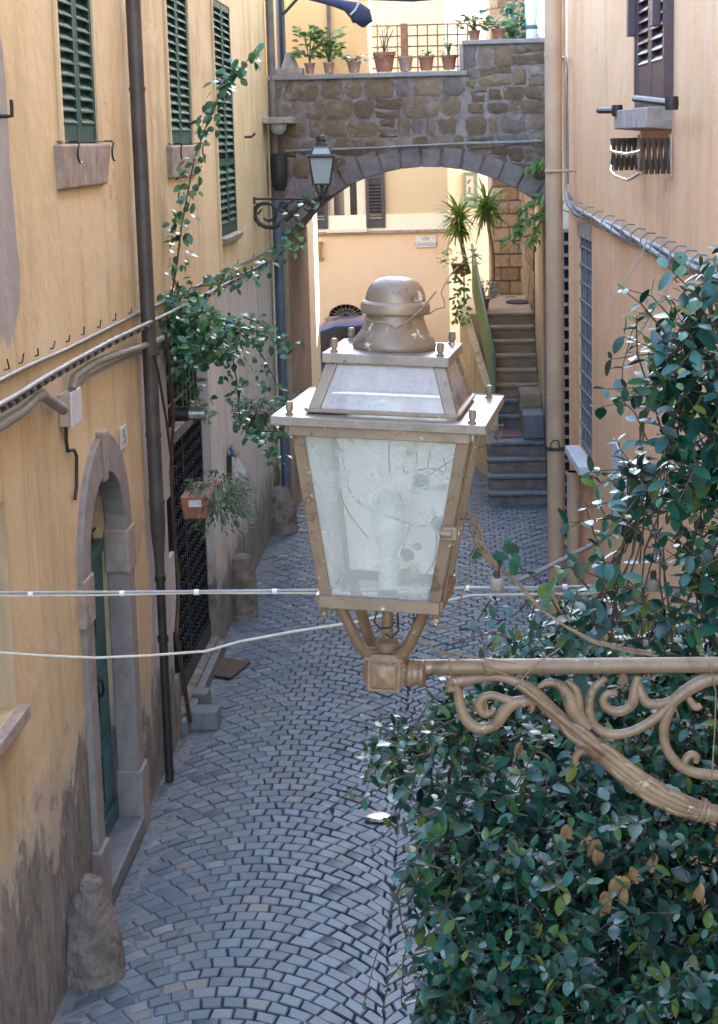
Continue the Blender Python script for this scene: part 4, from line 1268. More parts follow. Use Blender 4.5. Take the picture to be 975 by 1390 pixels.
part2('scroll', [([(700, 740), (640, 720), (560, 740), (480, 800), (400, 880), (320, 940), (230, 966), (150, 935), (105, 870), (110, 800), (160, 760), (230, 756), (280, 790), (295, 840), (270, 890), (220, 908), (180, 880)], [8, 12, 13, 14, 15, 15, 14, 14, 16, 15, 12, 11, 11, 11, 10, 9, 6]),
                 ([(330, 800), (320, 770), (345, 745), (380, 755), (385, 790), (355, 800)], [8, 8, 8, 8, 7, 5]),
                 ([(290, 790), (350, 830), (420, 830), (480, 790), (500, 750), (470, 740)], [8, 9, 9, 9, 8, 6]),
                 ([(540, 800), (580, 820), (620, 800), (620, 765), (585, 755), (570, 780)], [8, 9, 9, 9, 8, 6]),
                 ([(120, 900), (140, 960)], [8, 3]), ([(130, 780), (115, 750)], [8, 4]), ([(130, 850), (170, 800)], [9, 4])])

# garden wall at the near right (carries the bracket, out of the frame)
gw = MB(); gw.box((.82, 2.7, -.1), (1.3, 5.1, 3.95))
tag(gw.build('garden_wall', M['plaster_right'], bevel=.02), 'low plaster garden wall at the near right under the jasmine', 'wall')

# ================================================================== WALL FITTINGS, LEFT
def pipe(name, label, cat, pts, r, mat, n=16, group=None, rings=(), smooth=50):
    m = MB(); m.tube(pts, r, n)
    for (p, rr, h) in rings: m.lathe([(rr, -h / 2), (rr, h / 2)], p, n)
    return tag(m.build(name, mat, smooth=smooth), label, cat, group)
# near rain pipe
ax, _ = Lc(179, 300)
rp = thing('rain_pipe', 'dark bronze rain pipe running down the left wall beside the arched door', 'rain pipe', (XL + .08, ax, 0))
zj = Lc(200, 690)[1]
m = MB(); m.tube([(XL + .075, ax, 9.5), (XL + .075, ax, zj + .05)], .048, 20)
for z in (zj + .05, zj + .5, 4.6): m.lathe([(.054, -.012), (.054, .012)], (XL + .075, ax, z), 20)
m.build('upper_pipe', M['pipe_dark'], rp, smooth=50)
m = MB(); m.tube([(XL + .075, ax, zj + .05), (XL + .075, ax, zj - .12), (XL + .062, ax + .07, zj - .34), (XL + .062, ax + .075, zj - .5)], [.05, .05, .034, .032], 16); m.build('offset_bend', M['pipe_dark'], rp, smooth=50)
m = MB(); m.tube([(XL + .062, ax + .075, zj - .48), (XL + .062, ax + .075, -.03)], .030, 16)
for z in (zj - .48, 1.0): m.lathe([(.038, -.02), (.038, .02)], (XL + .062, ax + .075, z), 16)
m.build('lower_pipe', M['iron_grey'], rp, smooth=50)
# pipes by the arch
a1, _ = Lc(365, 200)
pipe('rain_pipe', 'grey brown rain pipe on the left wall just before the blue pipe', 'rain pipe', [(XL + .06, a1, 9.5), (XL + .06, a1, 0)], .045, M['pipe_grey'], rings=[((XL + .06, a1, 2.2), .052, .05)])
a2, _ = Lc(375, 100)
za = Lc(376, 160)[1]
pipe('rain_pipe', 'blue painted pipe from the eaves ending above the small wall lamp', 'rain pipe', [(XL + .09, a2 - .2, 9.5), (XL + .09, a2 - .2, za)], .052, M['pipe_blue'])
a3, z3 = Lc(380, 240)
pipe('rain_pipe', 'blue grey lower pipe in the corner beside the left foot of the arch', 'rain pipe', [(XL + .10, 20.22, z3 - .2), (XL + .10, 20.22, .4), (XL + .1, 20.22, 0)], .048, M['pipe_blue'])
m = MB(); q = at(379, 232, 20.22)
m.lathe([(.05, -.22), (.085, -.16), (.095, .0), (.095, .17), (.07, .19)], q, 14)
tag(m.build('pipe_hopper', M['iron_grey'], smooth=40), 'dark rain hopper on top of the corner pipe by the arch', 'hopper')
# wall light beneath a little tile hood
q = at(378, 172, 20.063)
wl = thing('wall_light', 'small glass wall light under a slab hood at the left end of the arch', 'light', q)
m = MB(); m.lathe([(.004, -.09), (.05, -.075), (.085, -.03), (.095, .02), (.09, .03)], q, 18); m.build('glass_bowl', M['pane_far'], wl, smooth=60)
m = MB(); m.box((q.x - .16, q.y - .16, q.z + .032), (q.x + .16, q.y + .5, q.z + .10)); m.build('hood', M['stone_sill'], wl, bevel=.01)
# junction box
ba0, bz0 = Lc(80, 580); ba1, bz1 = Lc(91, 527)
jb = thing('junction_box', 'pale junction box on the left wall where the grey conduits meet', 'junction box', (XL, ba0, bz0))
m = MB(ML); m.box((ba0, .002, bz0), (ba1, .06, bz1)); m.build('box', M['box_beige'], jb, bevel=.006)
m = MB(ML); m.box((ba0 - .008, .061, bz0 - .008), (ba1 + .008, .076, bz1 + .008)); m.build('lid', M['plastic_white'], jb, bevel=.008)
def Lp(u, v, d=.03): p = onX(u, v, XL + d); return p
def wallrun(name, label, cat, px, r, mat, d=.03, group=None, n=8):
    m = MB(); P = [Lp(u, v, d) for u, v in px]
    m.tube(P, r, n)
    return tag(m.build(name, mat, smooth=60), label, cat, group)
wallrun('conduit', 'fat grey conduit rising along the near left wall into the junction box', 'conduit', [(-90, 625), (0, 577), (30, 558), (48, 540), (58, 536), (70, 545), (86, 556)], .028, M['conduit'], .05, n=12)
wallrun('conduit', 'grey conduit leaving the top of the junction box towards the rain pipe', 'conduit', [(98, 528), (101, 512), (112, 504), (130, 492), (150, 484), (168, 478), (200, 468), (230, 455)], .022, M['conduit'], .06, n=12)
wallrun('conduit', 'thin pale conduit tucked under the fat one beyond the junction box', 'conduit', [(107, 536), (110, 524), (118, 512), (140, 500), (170, 486), (205, 474)], .009, M['conduit'], .03)
wallrun('cable', 'dark cable dropping with a kink below the junction box', 'cable', [(90, 580), (90, 598), (92, 612), (100, 610), (104, 618), (104, 660), (102, 678)], .010, M['cable_dark'], .02)
for k, (dy, r, mt) in enumerate(((0, .013, 'conduit'), (8, .014, 'conduit'), (4, .011, 'iron_grey'))):
    px = [(-90, 600 + dy), (0, 549 + dy), (20, 538 + dy), (60, 513 + dy * .7), (100, 490 + dy * .7), (150, 463 + dy * .5), (185, 446 + dy * .5), (230, 425 + dy * .5), (290, 394 + dy * .4), (345, 365 + dy * .4), (372, 350 + dy * .3), (394, 337 + dy * .3)]
    wallrun('cable', ['thick pale cable with dark ties sagging along the left wall', 'grey cable bundled just under the thick pale cable on the left wall', 'dark cable twisted between the two bundled wall cables'][k], 'cable', px, r, M[mt], .10 - k * .015)
for k in range(40):
    u = -20 + 380 * k / 39
    pxs = [(-90, 604), (0, 553), (20, 542), (60, 516), (100, 493), (150, 465), (185, 448), (230, 427), (290, 396), (345, 367), (372, 352)]
    for i in range(len(pxs) - 1):
        if pxs[i][0] <= u <= pxs[i + 1][0]:
            f_ = (u - pxs[i][0]) / (pxs[i + 1][0] - pxs[i][0]); v = pxs[i][1] + f_ * (pxs[i + 1][1] - pxs[i][1])
    p = Lp(u, v, .09); p2 = Lp(u + 5, v - 2, .09)
    m = MB(); m.tube([p, p + (p2 - p).normalized() * .04], .024, 10)
    tag(m.build('cable_tie', M['cable_dark']), 'dark tie clasping the bundled cables along the left wall', 'cable tie', 'ties on the left wall cables')
wallrun('cable', 'thin pale cable nailed in a line along the left wall above the bundle', 'cable', [(-90, 565), (0, 516), (40, 496), (90, 474), (140, 449), (179, 429), (200, 420), (260, 392), (310, 366), (350, 347), (372, 336)], .011, M['conduit'], .015)
for k in range(17):
    u = 6 + 21 * k
    v = 514 - (u / 360) * 170
    p = Lp(u, v, .0); m = MB()
    h_ = RND.uniform(.02, .05)
    m.tube([p + Vector((.0, 0, .03)), p + Vector((.018, RND.uniform(-.02, .03), .032)), p + Vector((.02, RND.uniform(-.02, .03), .032 + h_))], .0042, 5)
    tag(m.build('cable_nail', M['iron']), 'bent nail left in the left wall above the thin pale cable', 'nail', 'nails above the thin cable')
# house number tile, spotlight, hooks, hanging letter
a0, c0 = Lc(162.5, 612); a1_, c1 = Lc(169, 575)
m = MB(ML); m.box((a0, .002, c0), (a1_, .014, c1)); hn = thing('number_tile', 'small white house number tile right of the arched door', 'number tile', (XL, a0, c0))
m.build('tile', M['plastic_white'], hn, bevel=.003)
def text(name, body, size, mat, parent, loc, ex, ey, extr=.002):
    cu = bpy.data.curves.new(name, 'FONT'); cu.body = body; cu.size = size; cu.extrude = extr; cu.align_x = 'CENTER'; cu.align_y = 'CENTER'
    t = bpy.data.objects.new(name, cu); C.objects.link(t)
    bpy.context.view_layer.update()
    me = bpy.data.meshes.new_from_object(t.evaluated_get(bpy.context.evaluated_depsgraph_get()))
    bpy.data.objects.remove(t)
    ex, ey = Vector(ex).normalized(), Vector(ey).normalized()
    mm = Matrix((ex, ey, ex.cross(ey))).transposed().to_4x4(); mm.translation = Vector(loc) - base_of(parent)
    me.transform(mm)
    me.materials.clear(); me.materials.append(mat)
    o = bpy.data.objects.new(name, me); C.objects.link(o); o.parent = parent
    return o
text('lettering', '5', .12, M['letter'], hn, (XL + .016, (a0 + a1_) / 2, (c0 + c1) / 2), (0, 1, 0), (0, 0, 1))
a_, c_ = Lc(232, 562)
sp = thing('spotlight', 'dark cylindrical spotlight with a bright rim beside the iron gate', 'spotlight', (XL, a_, c_))
m = MB(); m.lathe([(.062, .0), (.062, .02), (.055, .02), (.055, .13), (.048, .135)], (XL, a_, c_), 20, 'X'); m.build('body', M['iron_grey'], sp, smooth=40)
m = MB(); m.lathe([(.046, .136), (.046, .25), (.04, .252)], (XL, a_, c_), 20, 'X'); m.build('rim', M['chrome'], sp, smooth=40)
hk = MB(); p = Lp(0, 158, 0)
hk.tube([p, p + Vector((.035, .0, .0)), p + Vector((.05, .02, .0)), p + Vector((.05, .03, .04)), p + Vector((.045, .05, .07))], .009, 8)
tag(hk.build('wall_hook', M['iron'], smooth=60), 'black iron hook sticking out of the bare grey patch high on the left wall', 'hook')
hk = MB(); p = Lp(332, 186, 0)
hk.tube([p, p + Vector((.07, .0, .0)), p + Vector((.10, .04, .03))], .012, 8)
tag(hk.build('wall_hook', M['iron_grey'], smooth=60), 'small grey hook on the left wall right of the farthest green shutter', 'hook')
a_, c_ = Lc(309, 618)
lh = thing('hanging_papers', 'folded papers with a blue top hanging on the wall beyond the iron gate', 'papers', (XL, a_, c_))
m = MB(ML); m.box((a_ - .10, .01, c_ - .25), (a_ + .05, .03, c_ - .0)); m.build('dark_sheet', M['cable_dark'], lh)
m = MB(ML); m.hexa([(a_ - .1, .05, c_ + .0), (a_ + .1, .05, c_ + .0), (a_ + .1, .1, c_ + .0), (a_ - .1, .1, c_ + .0)], [(a_ - .06, .02, c_ + .08), (a_ + .1, .02, c_ + .08), (a_ + .1, .05, c_ + .08), (a_ - .06, .05, c_ + .08)]); m.build('blue_clip', M['paint_car'], lh, bevel=.01)
m = MB(ML); m.hexa([(a_ - .05, .08, c_ - .20), (a_ + .2, .14, c_ - .20), (a_ + .2, .15, c_ - .20), (a_ - .05, .09, c_ - .20)], [(a_ - .02, .06, c_ - .0), (a_ + .03, .06, c_ - .0), (a_ + .03, .07, c_ - .0), (a_ - .02, .07, c_ - .0)]); m.build('white_sheet', M['plastic_white'], lh)

# guard stones and loose blocks at the foot of the wall
def guard(name, label, u, v, r0, r1, h, grp='guard stones at the foot of the walls', mat='stone_dark'):
    p = ground(u, v)
    m = MB()
    prof = [(r0 * 1.02, -.05), (r0, .05 * h), (r0 * .93, .3 * h), ((r0 * .55 + r1 * .45), .62 * h), (r1 * 1.08, .86 * h), (r1 * .85, .96 * h), (r1 * .45, h)]
    m.lathe(prof, p, 14, jit=.07, sx=.9)
    o = m.build(name, M[mat], smooth=180)
    sb = o.modifiers.new('sub', 'SUBSURF'); sb.levels = 4; sb.render_levels = 4; sb.subdivision_type = 'SIMPLE'
    tx = bpy.data.textures.new('rough', 'CLOUDS'); tx.noise_scale = .07; tx.noise_depth = 6
    dm = o.modifiers.new('rough', 'DISPLACE'); dm.texture = tx; dm.strength = .04; dm.texture_coords = 'LOCAL'
    return tag(o, label, 'guard stone', grp)
guard('guard_stone', 'rough brown guard stone with a grey tip at the bottom left beside the doorstep', 128, 1322, .19, .075, .54)
guard('guard_stone', 'brown block like guard stone against the wall just past the iron gate', 330, 836, .17, .13, .58)
guard('guard_stone', 'guard stone at the left foot of the arch, farthest down the alley', 381, 722, .22, .13, .50)
for (u, v, s_, lab) in ((259, 991, .12, 'dark cut stone block lying at the wall foot, left of its pair'), (279, 991, .12, 'dark cut stone block lying at the wall foot, right of its pair'), (268, 965, .11, 'smaller dark stone lying behind the pair of blocks at the wall foot')):
    p = ground(u, v); m = MB()
    m.hexa([(p.x - s_ * .8, p.y, -.01), (p.x + s_ * .8, p.y, -.01), (p.x + s_ * .8, p.y + s_ * 2, -.01), (p.x - s_ * .8, p.y + s_ * 2, -.01)],
           [(p.x - s_ * .74, p.y + .02, .13), (p.x + s_ * .7, p.y + .01, .135), (p.x + s_ * .74, p.y + s_ * 1.9, .125), (p.x - s_ * .7, p.y + s_ * 1.9, .13)])
    tag(m.build('stone_block', M['stone_blue'], bevel=.015), lab, 'stone block', 'loose stone blocks at the wall foot')
q = [ground(*p) for p in ((280, 918), (313, 923), (341, 901), (304, 895))]
m = MB(); m.hexa([(p.x, p.y, .004) for p in q], [(p.x, p.y, .022) for p in q])
tag(m.build('doormat', M['rust'], bevel=.006), 'brown coir doormat lying on the cobbles before the iron gate', 'doormat')

# ================================================================== WALL FITTINGS, RIGHT
pp = onR(753, 400, .18)
dp = thing('rain_pipe', 'thick peach painted rain pipe standing off the corner of the right house', 'rain pipe', (pp.x, pp.y, 0))
Yp = pp.y
m = MB(); m.tube([(pp.x, Yp, 10.5), (pp.x, Yp, -.02)], .074, 28)
for v in (75, 540): m.lathe([(.077, -.012), (.0785, .0), (.077, .012)], (pp.x, Yp, at(753, v, Yp).z), 28)
m.build('pipe', M['pipe_peach'], dp, smooth=50)
for v in (232, 608):
    z = at(753, v, Yp).z
    m = MB()
    m.lathe([(.081, -.014), (.081, .014)], (pp.x, Yp, z), 28)
    m.tube([(pp.x - .07, Yp - .082, z), (pp.x + .22, Yp - .082, z)], .012, 8)
    if v == 608: m.tube([(pp.x - .05, Yp - .09, z), (pp.x - .045, Yp - .1, z + .06), (pp.x - .02, Yp - .1, z + .085), (pp.x + .02, Yp - .1, z + .08), (pp.x + .03, Yp - .09, z + .02)], .006, 6)
    m.build('pipe_clamp', M['iron_grey'] if v == 608 else M['pipe_peach'], dp, smooth=50)
def Rp(u, v, d=.03): return onR(u, v, d)
def rrun(name, label, cat, px, r, mat, d=.03, n=8, group=None):
    m = MB(); m.tube([Rp(u, v, d) for u, v in px], r, n)
    return tag(m.build(name, mat, smooth=60), label, cat, group)
zt, zb_ = at(778, 632, 15.742).z, 0
p = onR(779, 640, .08)
m = MB(); m.tube([(p.x, p.y, p.z), (p.x, p.y, 0)], .06, 18); m.lathe([(.066, -.03), (.066, 0)], p, 18)
tag(m.build('rain_pipe', M['pipe_peach'], smooth=50), 'short peach pipe rising from the ground just left of the white window sill', 'rain pipe')
rrun('conduit', 'slim peach conduit coming straight down the right wall to the cable bundle', 'conduit', [(765, -40), (765, 70), (767, 200), (768, 262), (771, 276)], .016, M['pipe_peach'], .03)
rrun('conduit', 'dark bent conduit end beside the slim peach conduit on the right wall', 'conduit', [(761, 88), (763, 78), (768, 78), (770, 92), (770, 140), (771, 250)], .010, M['conduit'], .05)
for k, (dy, r, mt, lab) in enumerate(((0, .020, 'conduit', 'upper grey cable of the bundle sagging along the right wall'), (7, .022, 'conduit', 'lower grey cable of the bundle sagging along the right wall'), (3, .012, 'cable_white', 'thin pale cable woven between the two on the right wall'))):
    px = [(769, 262 + dy * .5), (772, 274 + dy * .6), (784, 285 + dy * .6), (800, 291 + dy * .7), (830, 306 + dy * .8), (860, 321 + dy * .8), (890, 335 + dy), (920, 349 + dy), (950, 358 + dy), (975, 369 + dy), (1100, 430 + dy)]
    m = MB(); P = []
    for i in range(len(px) - 1):
        for j in range(6):
            t = j / 6; u = px[i][0] * (1 - t) + px[i + 1][0] * t; v = px[i][1] * (1 - t) + px[i + 1][1] * t
            P.append(Rp(u, v + 2.0 * math.sin(u / 9 + k * 2.1), .05 + .02 * math.cos(u / 9 + k * 2.1)))
    m.tube(P, r * .82, 8); tag(m.build('cable', M[mt], smooth=60), lab, 'cable')
for k in range(15):
    u = 778 + 14 * k; v = 279 + (u - 778) * .455
    p = Rp(u, v, 0); m = MB()
    m.tube([p + Vector((0, 0, .06)), p + Vector((-.05, 0, .065)), p + Vector((-.09, 0, .03)), p + Vector((-.10, 0, -.03)), p + Vector((-.03, 0, -.06))], .006, 6)
    tag(m.build('cable_hook', M['conduit'], smooth=60), 'small wire hook holding the cable bundle on the right wall', 'hook', 'hooks on the right wall cables')
# clothes rack: two folding lattice arms joined by two white rods
ra0, rz0 = Rc(912, 238); _, rz1 = Rc(912, 184)
rk = thing('clothes_rack', 'rusty folding clothes rack with two pale rods below the brown shutter', 'clothes rack', tuple(onR(905, 240, 0)))
far_a = Rc(868, 215)[0]
for a in (ra0, far_a):
    m = MB(MR); m.box((a - .03, .002, rz0 - .01), (a + .04, .012, rz1 + .01)); m.build('mount_plate', M['box_beige'], rk, bevel=.003)
    m = MB(MR)
    for k in range(5):
        b0_ = .02 + k * .034
        m.tube([(a - .02, b0_, rz0 + .01), (a - .02, b0_ + .026, rz1 - .01)], .011, 6); m.tube([(a + .012, b0_ + .026, rz0 + .01), (a + .012, b0_, rz1 - .01)], .011, 6)
    m.build('lattice_arm', M['rust'], rk, smooth=50)
for zz, sag in ((rz0 + .02, .05), ((rz0 + rz1) / 2 + .03, .02)):
    m = MB(MR); m.tube([(ra0, .18, zz), (ra0 + (far_a - ra0) * .12, .20, zz - sag * .6), (ra0 + (far_a - ra0) * .3, .205, zz - sag), (ra0 + (far_a - ra0) * .7, .205, zz - sag * .7), (ra0 + (far_a - ra0) * .9, .20, zz - sag * .2), (far_a, .18, zz + .02)], .010, 8)
    m.build('rod', M['chrome'], rk, smooth=60)
# iron holder arms by the brown shutter
for (a, b, lab) in (((862, 134), (912, 140), 'grey iron drying-line holder across the brown shutter foot'), ((813, 150), (838, 150), 'short grey iron holder left of the stone sill on the right wall')):
    p0, p1 = Rp(a[0], a[1], .24), Rp(b[0], b[1], .16)
    m = MB(); m.tube([p0, p1], .02, 8); m.lathe([(.034, -.035), (.038, 0), (.034, .035)], p1, 12)
    tag(m.build('iron_holder', M['iron_grey'], smooth=40), lab, 'holder')
# pale plaque on the right wall
q = [Rp(*p, .012) for p in ((831, 700), (834, 594), (851, 628), (851, 712))]
m = MB(); m.hexa(q, [x + _rn * .012 for x in q])
tag(m.build('wall_plaque', M['plastic_white'], bevel=.003), 'pale slanting plaque on the right wall behind the jasmine leaves', 'plaque')

# ================================================================== TERRACE AND BEYOND
def pot(u, v, w_px, h_px, Y, mat='terracotta', rim=.12, square=False):
    """flower pot standing with its foot at pixel (u, v)"""
    p = at(u, v, Y); r = w_px / 2 * Y / F; h = h_px * Y / F
    m = MB()
    m.lathe([(r * .66, 0), (r * .90, h * .80), (r * .91, h * .81), (r, h * .82), (r, h), (r * .86, h), (r * .84, h * .9)], p, 20)
    return m, p, r, h
def foliage(mb, c, rx, rz, n, L, W, up=.5, upright=False):
    for _ in range(n):
        t = RND.uniform(0, 2 * PI); q = math.sqrt(RND.random())
        d = Vector((math.cos(t) * q, math.sin(t) * q, RND.uniform(-.2, 1)))
        pos = Vector(c) + Vector((d.x * rx, d.y * rx, abs(RND.random()) * rz))
        dirv = Vector((math.cos(t), math.sin(t), RND.uniform(-.3, .7)))
        mb.leaf(pos, dirv, Vector((RND.uniform(-.6, .6), RND.uniform(-.8, .2), 1)), L * RND.uniform(.7, 1.3), W * RND.uniform(.7, 1.3))
def stems(mb, c, n, rx, h, r=.006):
    for _ in range(n):
        t = RND.uniform(0, 2 * PI); q = RND.uniform(.2, 1) * rx
        mb.tube([c, Vector(c) + Vector((math.cos(t) * q * .4, math.sin(t) * q * .4, h * .5)), Vector(c) + Vector((math.cos(t) * q, math.sin(t) * q, h))], [r, r * .8, r * .4], 5)
def potted(name, label, u, v, wp, hp, Y, plant, ph, leafm, L, W, n, mat='terracotta', group='flower pots along the terrace parapet', spread=1.4, legginess=0.0):
    mb, p, r, h = pot(u, v, wp, hp, Y)
    t = thing(name, label, 'flower pot', p, group)
    mb.build('pot', M[mat], t, smooth=35)
    m = MB(); m.lathe([(r * .85, h * .88), (r * .84, h * .93)], p, 16); m.build('soil', M['soil'], t)
    H = ph * Y / F
    s = MB(); f_ = MB()
    top = p + Vector((0, 0, h * .9))
    stems(s, top, 9, r * spread, H * .8); s.build('stem', M['stem_green'], t)
    foliage(f_, top + Vector((0, 0, H * legginess)), r * spread, H * (1 - legginess), n, L, W)
    f_.build('foliage', M[leafm], t, recalc=False, smooth=60)
    return t
YT = 20.68
ZT = TOPL + .056
def tv(u): return 101.5 - (u - 378) * .030
potted('potted_plant', 'small brown pot with a tall geranium beside the stone cone on the terrace parapet', 421, tv(421), 15, 14, YT, '', 48, 'leaf_bright', .09, .075, 70, 'terracotta_pale', legginess=.2, spread=2.2)
potted('potted_plant', 'small brown pot with a bushy geranium in front of the brown rain pipe', 447, tv(447), 16, 14, YT, '', 44, 'leaf_bright', .09, .075, 90, 'terracotta_pale', legginess=.15, spread=2.3)
potted('potted_plant', 'low pale terracotta pot with a dwarf succulent, between geranium and largest pot', 481, tv(481), 20, 15, YT, '', 9, 'leaf_rose', .07, .03, 40, 'terracotta_pale', spread=1.5)
potted('potted_plant', 'largest terracotta pot with a twiggy shrub on the terrace parapet', 522, tv(522), 31, 25, YT, '', 42, 'leaf_grey', .05, .014, 110, 'terracotta', spread=1.3)
potted('potted_plant', 'pale terracotta pot with nothing showing, just right of the largest pot', 551, tv(551), 21, 19, YT, '', 3, 'leaf_grey', .04, .012, 12, 'terracotta_pale', spread=.8)
potted('potted_plant', 'red terracotta pot with low sprouts, third from the right on the lower parapet', 579, tv(579), 22, 19, YT, '', 9, 'leaf_grey', .05, .016, 24, 'terracotta', spread=.9)
potted('potted_plant', 'terracotta pot with an upright grey green herb beside the raised parapet step', 610, tv(610), 22, 19, YT, '', 22, 'leaf_bright', .06, .016, 60, 'terracotta', spread=.8)
potted('potted_plant', 'terracotta pot with pale flowers on the raised parapet, left one', 644, 55, 17, 13, YT, '', 25, 'leaf_grey', .08, .06, 60, 'terracotta', spread=2.0)
potted('potted_plant', 'terracotta pot with bright ferny leaves on the raised parapet, right one', 677, 54, 20, 14, YT, '', 14, 'leaf_bright', .10, .025, 110, 'terracotta', spread=2.0)
# climber on the raised parapet
cl = thing('climbing_plant', 'green climber growing behind the right end of the raised parapet', 'plant', at(705, 55, YT + .3))
m = MB(); s = MB()
for (u0, u1) in ((690, 694), (702, 690), (712, 716), (722, 712)):
    P = [at(u0, 58, YT + .3), at((u0 + u1) / 2 + 3, 36, YT + .3), at(u1, 6, YT + .3)]
    s.tube(P, .008, 5)
    for _ in range(38):
        t = RND.random(); q = P[0].lerp(P[2], t) + Vector((RND.uniform(-.06, .06), RND.uniform(-.05, .05), RND.uniform(-.05, .05)))
        m.leaf(q, (RND.uniform(-1, 1), RND.uniform(-1, .2), RND.uniform(-.8, .5)), (RND.uniform(-.5, .5), -.7, .7), .075, .05)
s.build('stem', M['stem_green'], cl); m.build('foliage', M['leaf_rose'], cl, recalc=False, smooth=60)
# stone pedestal at the left end of the parapet
p = at(394, tv(394) + 1, YT)
m = MB(); m.box((p.x - .15, p.y - .12, p.z), (p.x + .15, p.y + .18, p.z + .07)); m.lathe([(.10, .072), (.085, .12), (.055, .2), (.045, .24), (.02, .25)], p, 14)
tag(m.build('stone_finial', M['stone_sill'], smooth=40), 'small grey stone cone on a slab at the left end of the terrace parapet', 'finial')
# railing at the back of the terrace
YR = 23.16
ral = thing('terrace_railing', 'brown grid railing along the back of the terrace', 'railing', at(565, 100, YR))
m = MB()
u0, u1 = 499, 640
x0, x1 = at(u0, 60, YR).x, at(u1, 60, YR).x
zt, zb = at(565, 34, YR).z, at(565, 106, YR).z
k = x0
while k < x1: m.tube([(k, YR, zb - .3), (k, YR, zt)], .010, 5); k += .125
z = zb
while z <= zt + .01: m.tube([(x0, YR - .012, z), (x1, YR - .012, z)], .010, 5); z += (zt - zb) / 5
m.build('grid', M['wood'], ral)
p = at(549, 60, YR - .05); m = MB(); m.box((p.x - .045, p.y - .04, zb - .35), (p.x + .045, p.y + .04, zt + .02)); m.build('post', M['wood'], ral, bevel=.006)
# awning frame and rolled navy canvas
aw = thing('awning', 'rolled navy awning tied to a dark frame over the left end of the terrace', 'awning', at(383, 95, 20.835))
p0 = at(383, 92, 20.835); p1 = at(384, -40, 20.835)
m = MB(); m.tube([p0, (p0.x, p0.y, p1.z)], .024, 8); m.tube([at(384, 20, 20.835), at(404, -2, 20.835), at(412, -12, 20.835)], .018, 8); m.tube([at(383, -6, 20.835), at(560, 0, 20.835), at(640, -6, 20.835)], .02, 8); m.build('frame', M['iron_grey'], aw, smooth=50)
m = MB(); m.tube([at(420, -2, 20.68), at(440, 1, 20.68), at(455, 4, 20.68), at(470, 8, 20.68), at(482, 14, 20.68), at(491, 22, 20.68), at(494, 30, 20.68), at(492, 37, 20.68)], [.02, .035, .045, .06, .10, .125, .10, .02], 12); m.build('canvas', M['fabric_blue'], aw, smooth=60)
m = MB(); m.tube([at(476, 20, 20.588), at(483, 13, 20.572), at(487, 4, 20.588), at(489, -6, 20.603)], .012, 6); m.build('rope', M['cable_white'], aw, smooth=50)
# folded white parasol at the right end
pa = thing('parasol', 'folded white parasol tied up at the right end of the terrace', 'parasol', at(722, 97, 20.642))
a, b = at(722, 97, 20.642), at(722, -30, 20.642)
m = MB(); m.lathe([(.03, .02), (.055, .2), (.065, .45), (.05, .50), (.07, .6), (.07, b.z - a.z - .2), (.02, b.z - a.z)], (a.x, a.y, a.z), 14, jit=.06); m.build('canopy', M['fabric_white'], pa, smooth=60)
m = MB(); m.tube([a - Vector((0, 0, .1)), Vector((a.x, a.y, a.z + .1))], .018, 8); m.build('pole', M['pipe_blue'], pa)
m = MB(); z = at(722, 37, 20.65).z; m.lathe([(.066, -.02), (.07, 0), (.066, .02)], (a.x, a.y, z), 14); m.build('tie', M['pipe_blue'], pa)
# street-name plaque
q0, q1 = Kc(564, 336), Kc(592, 320)
pl = thing('street_sign', 'white marble street name plaque on the peach house under the arch', 'sign', (q0[0], YB, q0[1]))
m = MB(MK); m.box((q0[0], .002, q0[1]), (q1[0], .025, q1[1])); m.build('slab', M['white_stone'], pl, bevel=.004)
cx, cz = (q0[0] + q1[0]) / 2, (q0[1] + q1[1]) / 2
text('lettering', 'VIA', .082, M['letter'], pl, (cx, YB - .027, cz + .05), (1, 0, 0), (0, 0, 1))
text('lettering', 'CAVARDO', .082, M['letter'], pl, (cx, YB - .027, cz - .045), (1, 0, 0), (0, 0, 1))
# framed panel on the far pale house
p0, p1 = at(632, 279, 35.419), at(646, 236, 35.419)
fp = thing('framed_panel', 'tall green framed panel hung on the pale house above the stairs', 'panel', p0)
m = MB(); m.box((p0.x, 35.4, p0.z), (p1.x, 35.49, p1.z)); m.build('panel', M['white_stone'], fp)
m = MB()
for (a, b, c, d) in ((p0.x - .03, p0.z - .03, p0.x + .02, p1.z + .03), (p1.x - .035, p0.z - .03, p1.x + .03, p1.z + .03)): m.box((a, 35.36, b), (c, 35.495, d))
m.box((p0.x + .02, 35.37, p0.z - .028), (p1.x - .035, 35.493, p0.z + .04)); m.box((p0.x + .02, 35.37, p1.z - .03), (p1.x - .035, 35.493, p1.z + .028)); m.build('frame', M['green_rail'], fp)
m = MB(); w_ = p1.x - p0.x
m.box((p0.x + .03, 35.385, p0.z + .09), (p1.x - .05, 35.4, p0.z + .16)); m.tube([(p0.x + w_ * .4, 35.385, p0.z + .22), (p0.x + w_ * .45, 35.385, p0.z + .36)], .025, 6); m.tube([(p0.x + w_ * .25, 35.385, p0.z + .42), (p0.x + w_ * .5, 35.385, p0.z + .50)], .022, 6)
m.build('motif', M['green_rail'], fp)

